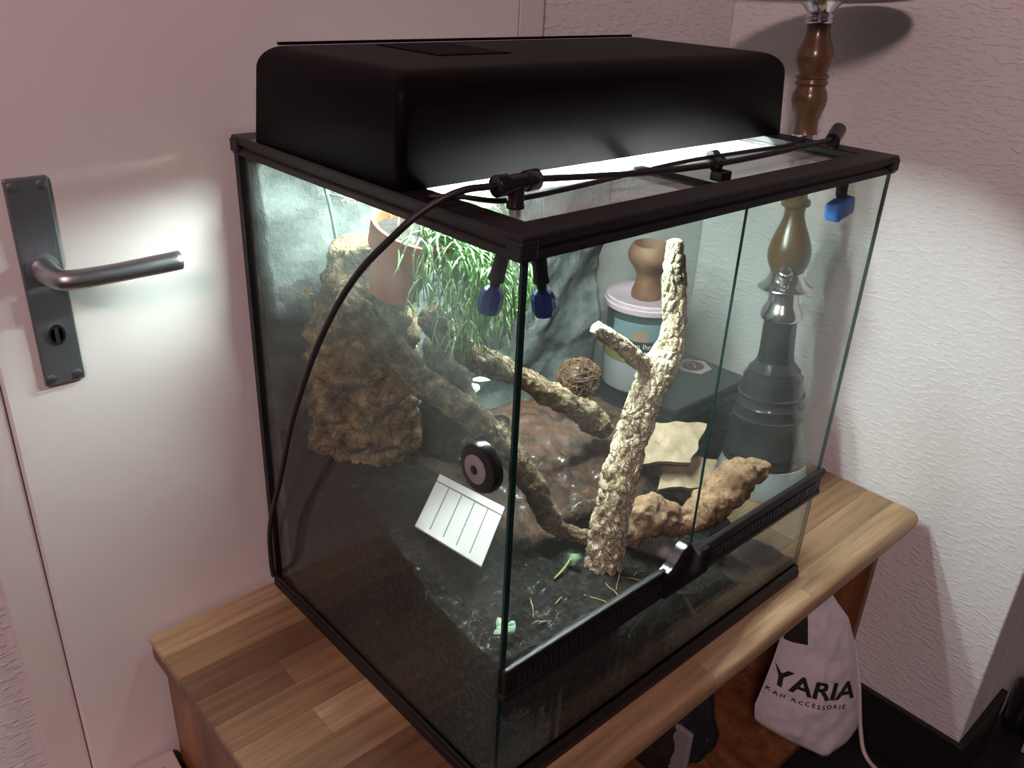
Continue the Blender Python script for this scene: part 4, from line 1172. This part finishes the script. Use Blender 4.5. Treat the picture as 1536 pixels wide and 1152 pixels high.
# dark emblem patch at the upper left of the bag
v, f = [], []
for off_ in (0.0018, 0.0012):
    for j in range(7):
        for i in range(7):
            fu, fv = i / 6, j / 6
            v.append(bag_pt(0.02 + (0.24 + 0.05 * fv) * fu, 0.20 - 0.045 * fu + fv * (0.135 + 0.03 * fu), 1) + bn * off_)
for j in range(6):
    for i in range(6):
        a_ = j * 7 + i
        f.append((a_, a_ + 7, a_ + 8, a_ + 1)); f.append((49 + a_, 49 + a_ + 1, 49 + a_ + 8, 49 + a_ + 7))
mesh_obj('printed_emblem', v, f, 'ink', bag)
tube('handle', [hang + Vector((0.004, 0, -0.010)), hang + Vector((0.0, 0.004, 0.0)), hang + Vector((0.002, 0.010, 0.003))], [0.006, 0.004, 0.003], 'bag', bag, seg=8, n=8)
# black bag on the shelf
bgk = empty('shoulder_bag', (0.56, 0.16, -0.47), 'black fabric bag standing on the shelf inside the sideboard', 'bag')
lump_obj('bag_body', (0.555, 0.165, -0.360), (0.085, 0.10, 0.112), 'dark_fabric', bgk, freq=9, amp=0.22, sub=5, seed=41, flat=-0.1095)
box('flap', 0.488, 0.498, 0.06, 0.15, -0.40, -0.30, 'grey_disc', bgk, bevel=0.004)
lathe('stud', [(0, 0.004), (0.003, 0.003)], 'steel', bgk, seg=14, base=(0.545, 0.064, -0.350), axis=(-0.3, -1, 0.2))
# white cable by the wall
tube('power_cable', [(0.925, 0.06, -0.22), (0.930, 0.02, -0.30), (0.926, -0.02, -0.40), (0.922, -0.05, -0.50), (0.915, -0.075, FZ + 0.006), (0.90, -0.12, FZ + 0.0045), (0.90, -0.20, FZ + 0.0045), (0.94, -0.30, FZ + 0.0045), (1.02, -0.42, FZ + 0.0045)], 0.0042, 'cable_white', seg=10, n=80,
     label='white power cable dropping behind the sideboard onto the black floor', cat='cable')
# carton on the floor left of the sideboard
ct = empty('carton', (-0.27, 0.35, FZ), 'pale carton with small dark print between the door and sideboard', 'carton')
cr = Matrix.Rotation(math.radians(-4), 3, 'Z')
cp = (-0.172, 0.470, 0)
box('carton_body', -0.395, -0.170, 0.20, 0.470, FZ, -0.206, 'carton', ct, bevel=0.002, rot=cr, piv=cp)
box('carton_lid', -0.397, -0.168, 0.198, 0.472, -0.216, -0.204, 'carton', ct, bevel=0.0015, rot=cr, piv=cp)
for (x0, x1, y0, y1) in ((-0.190, -0.186, 0.425, 0.448), (-0.189, -0.184, 0.405, 0.420), (-0.228, -0.206, 0.434, 0.446), (-0.236, -0.226, 0.420, 0.430), (-0.222, -0.208, 0.420, 0.430)):
    box('print_mark', x0, x1, y0, y1, -0.2042, -0.2036, 'ink' if x0 > -0.2 else 'grey_disc', ct, rot=cr, piv=cp)
# things at the far right in the alcove
ab = empty('storage_box', (1.32, -0.345, FZ), 'cream storage box on the floor at the far right edge', 'box')
box('box_body', 1.168, 1.420, -0.42, -0.268, FZ, -0.478, 'pale_box', ab, bevel=0.003)
box('box_rim', 1.165, 1.423, -0.423, -0.265, -0.486, -0.472, 'white_plastic', ab, bevel=0.003)
cy = empty('black_canister', (1.228, -0.236, FZ), 'black cylindrical canister standing on the floor beside the cream storage box', 'canister')
lathe('canister_body', [(0, 0.022), (0.002, 0.024), (0.095, 0.024), (0.098, 0.021)], 'black_gloss', cy, seg=32, base=(1.228, -0.238, FZ))
lathe('canister_cap', [(0.098, 0.0235), (0.112, 0.0235), (0.114, 0.020)], 'black_gloss', cy, seg=32, base=(1.228, -0.238, FZ))
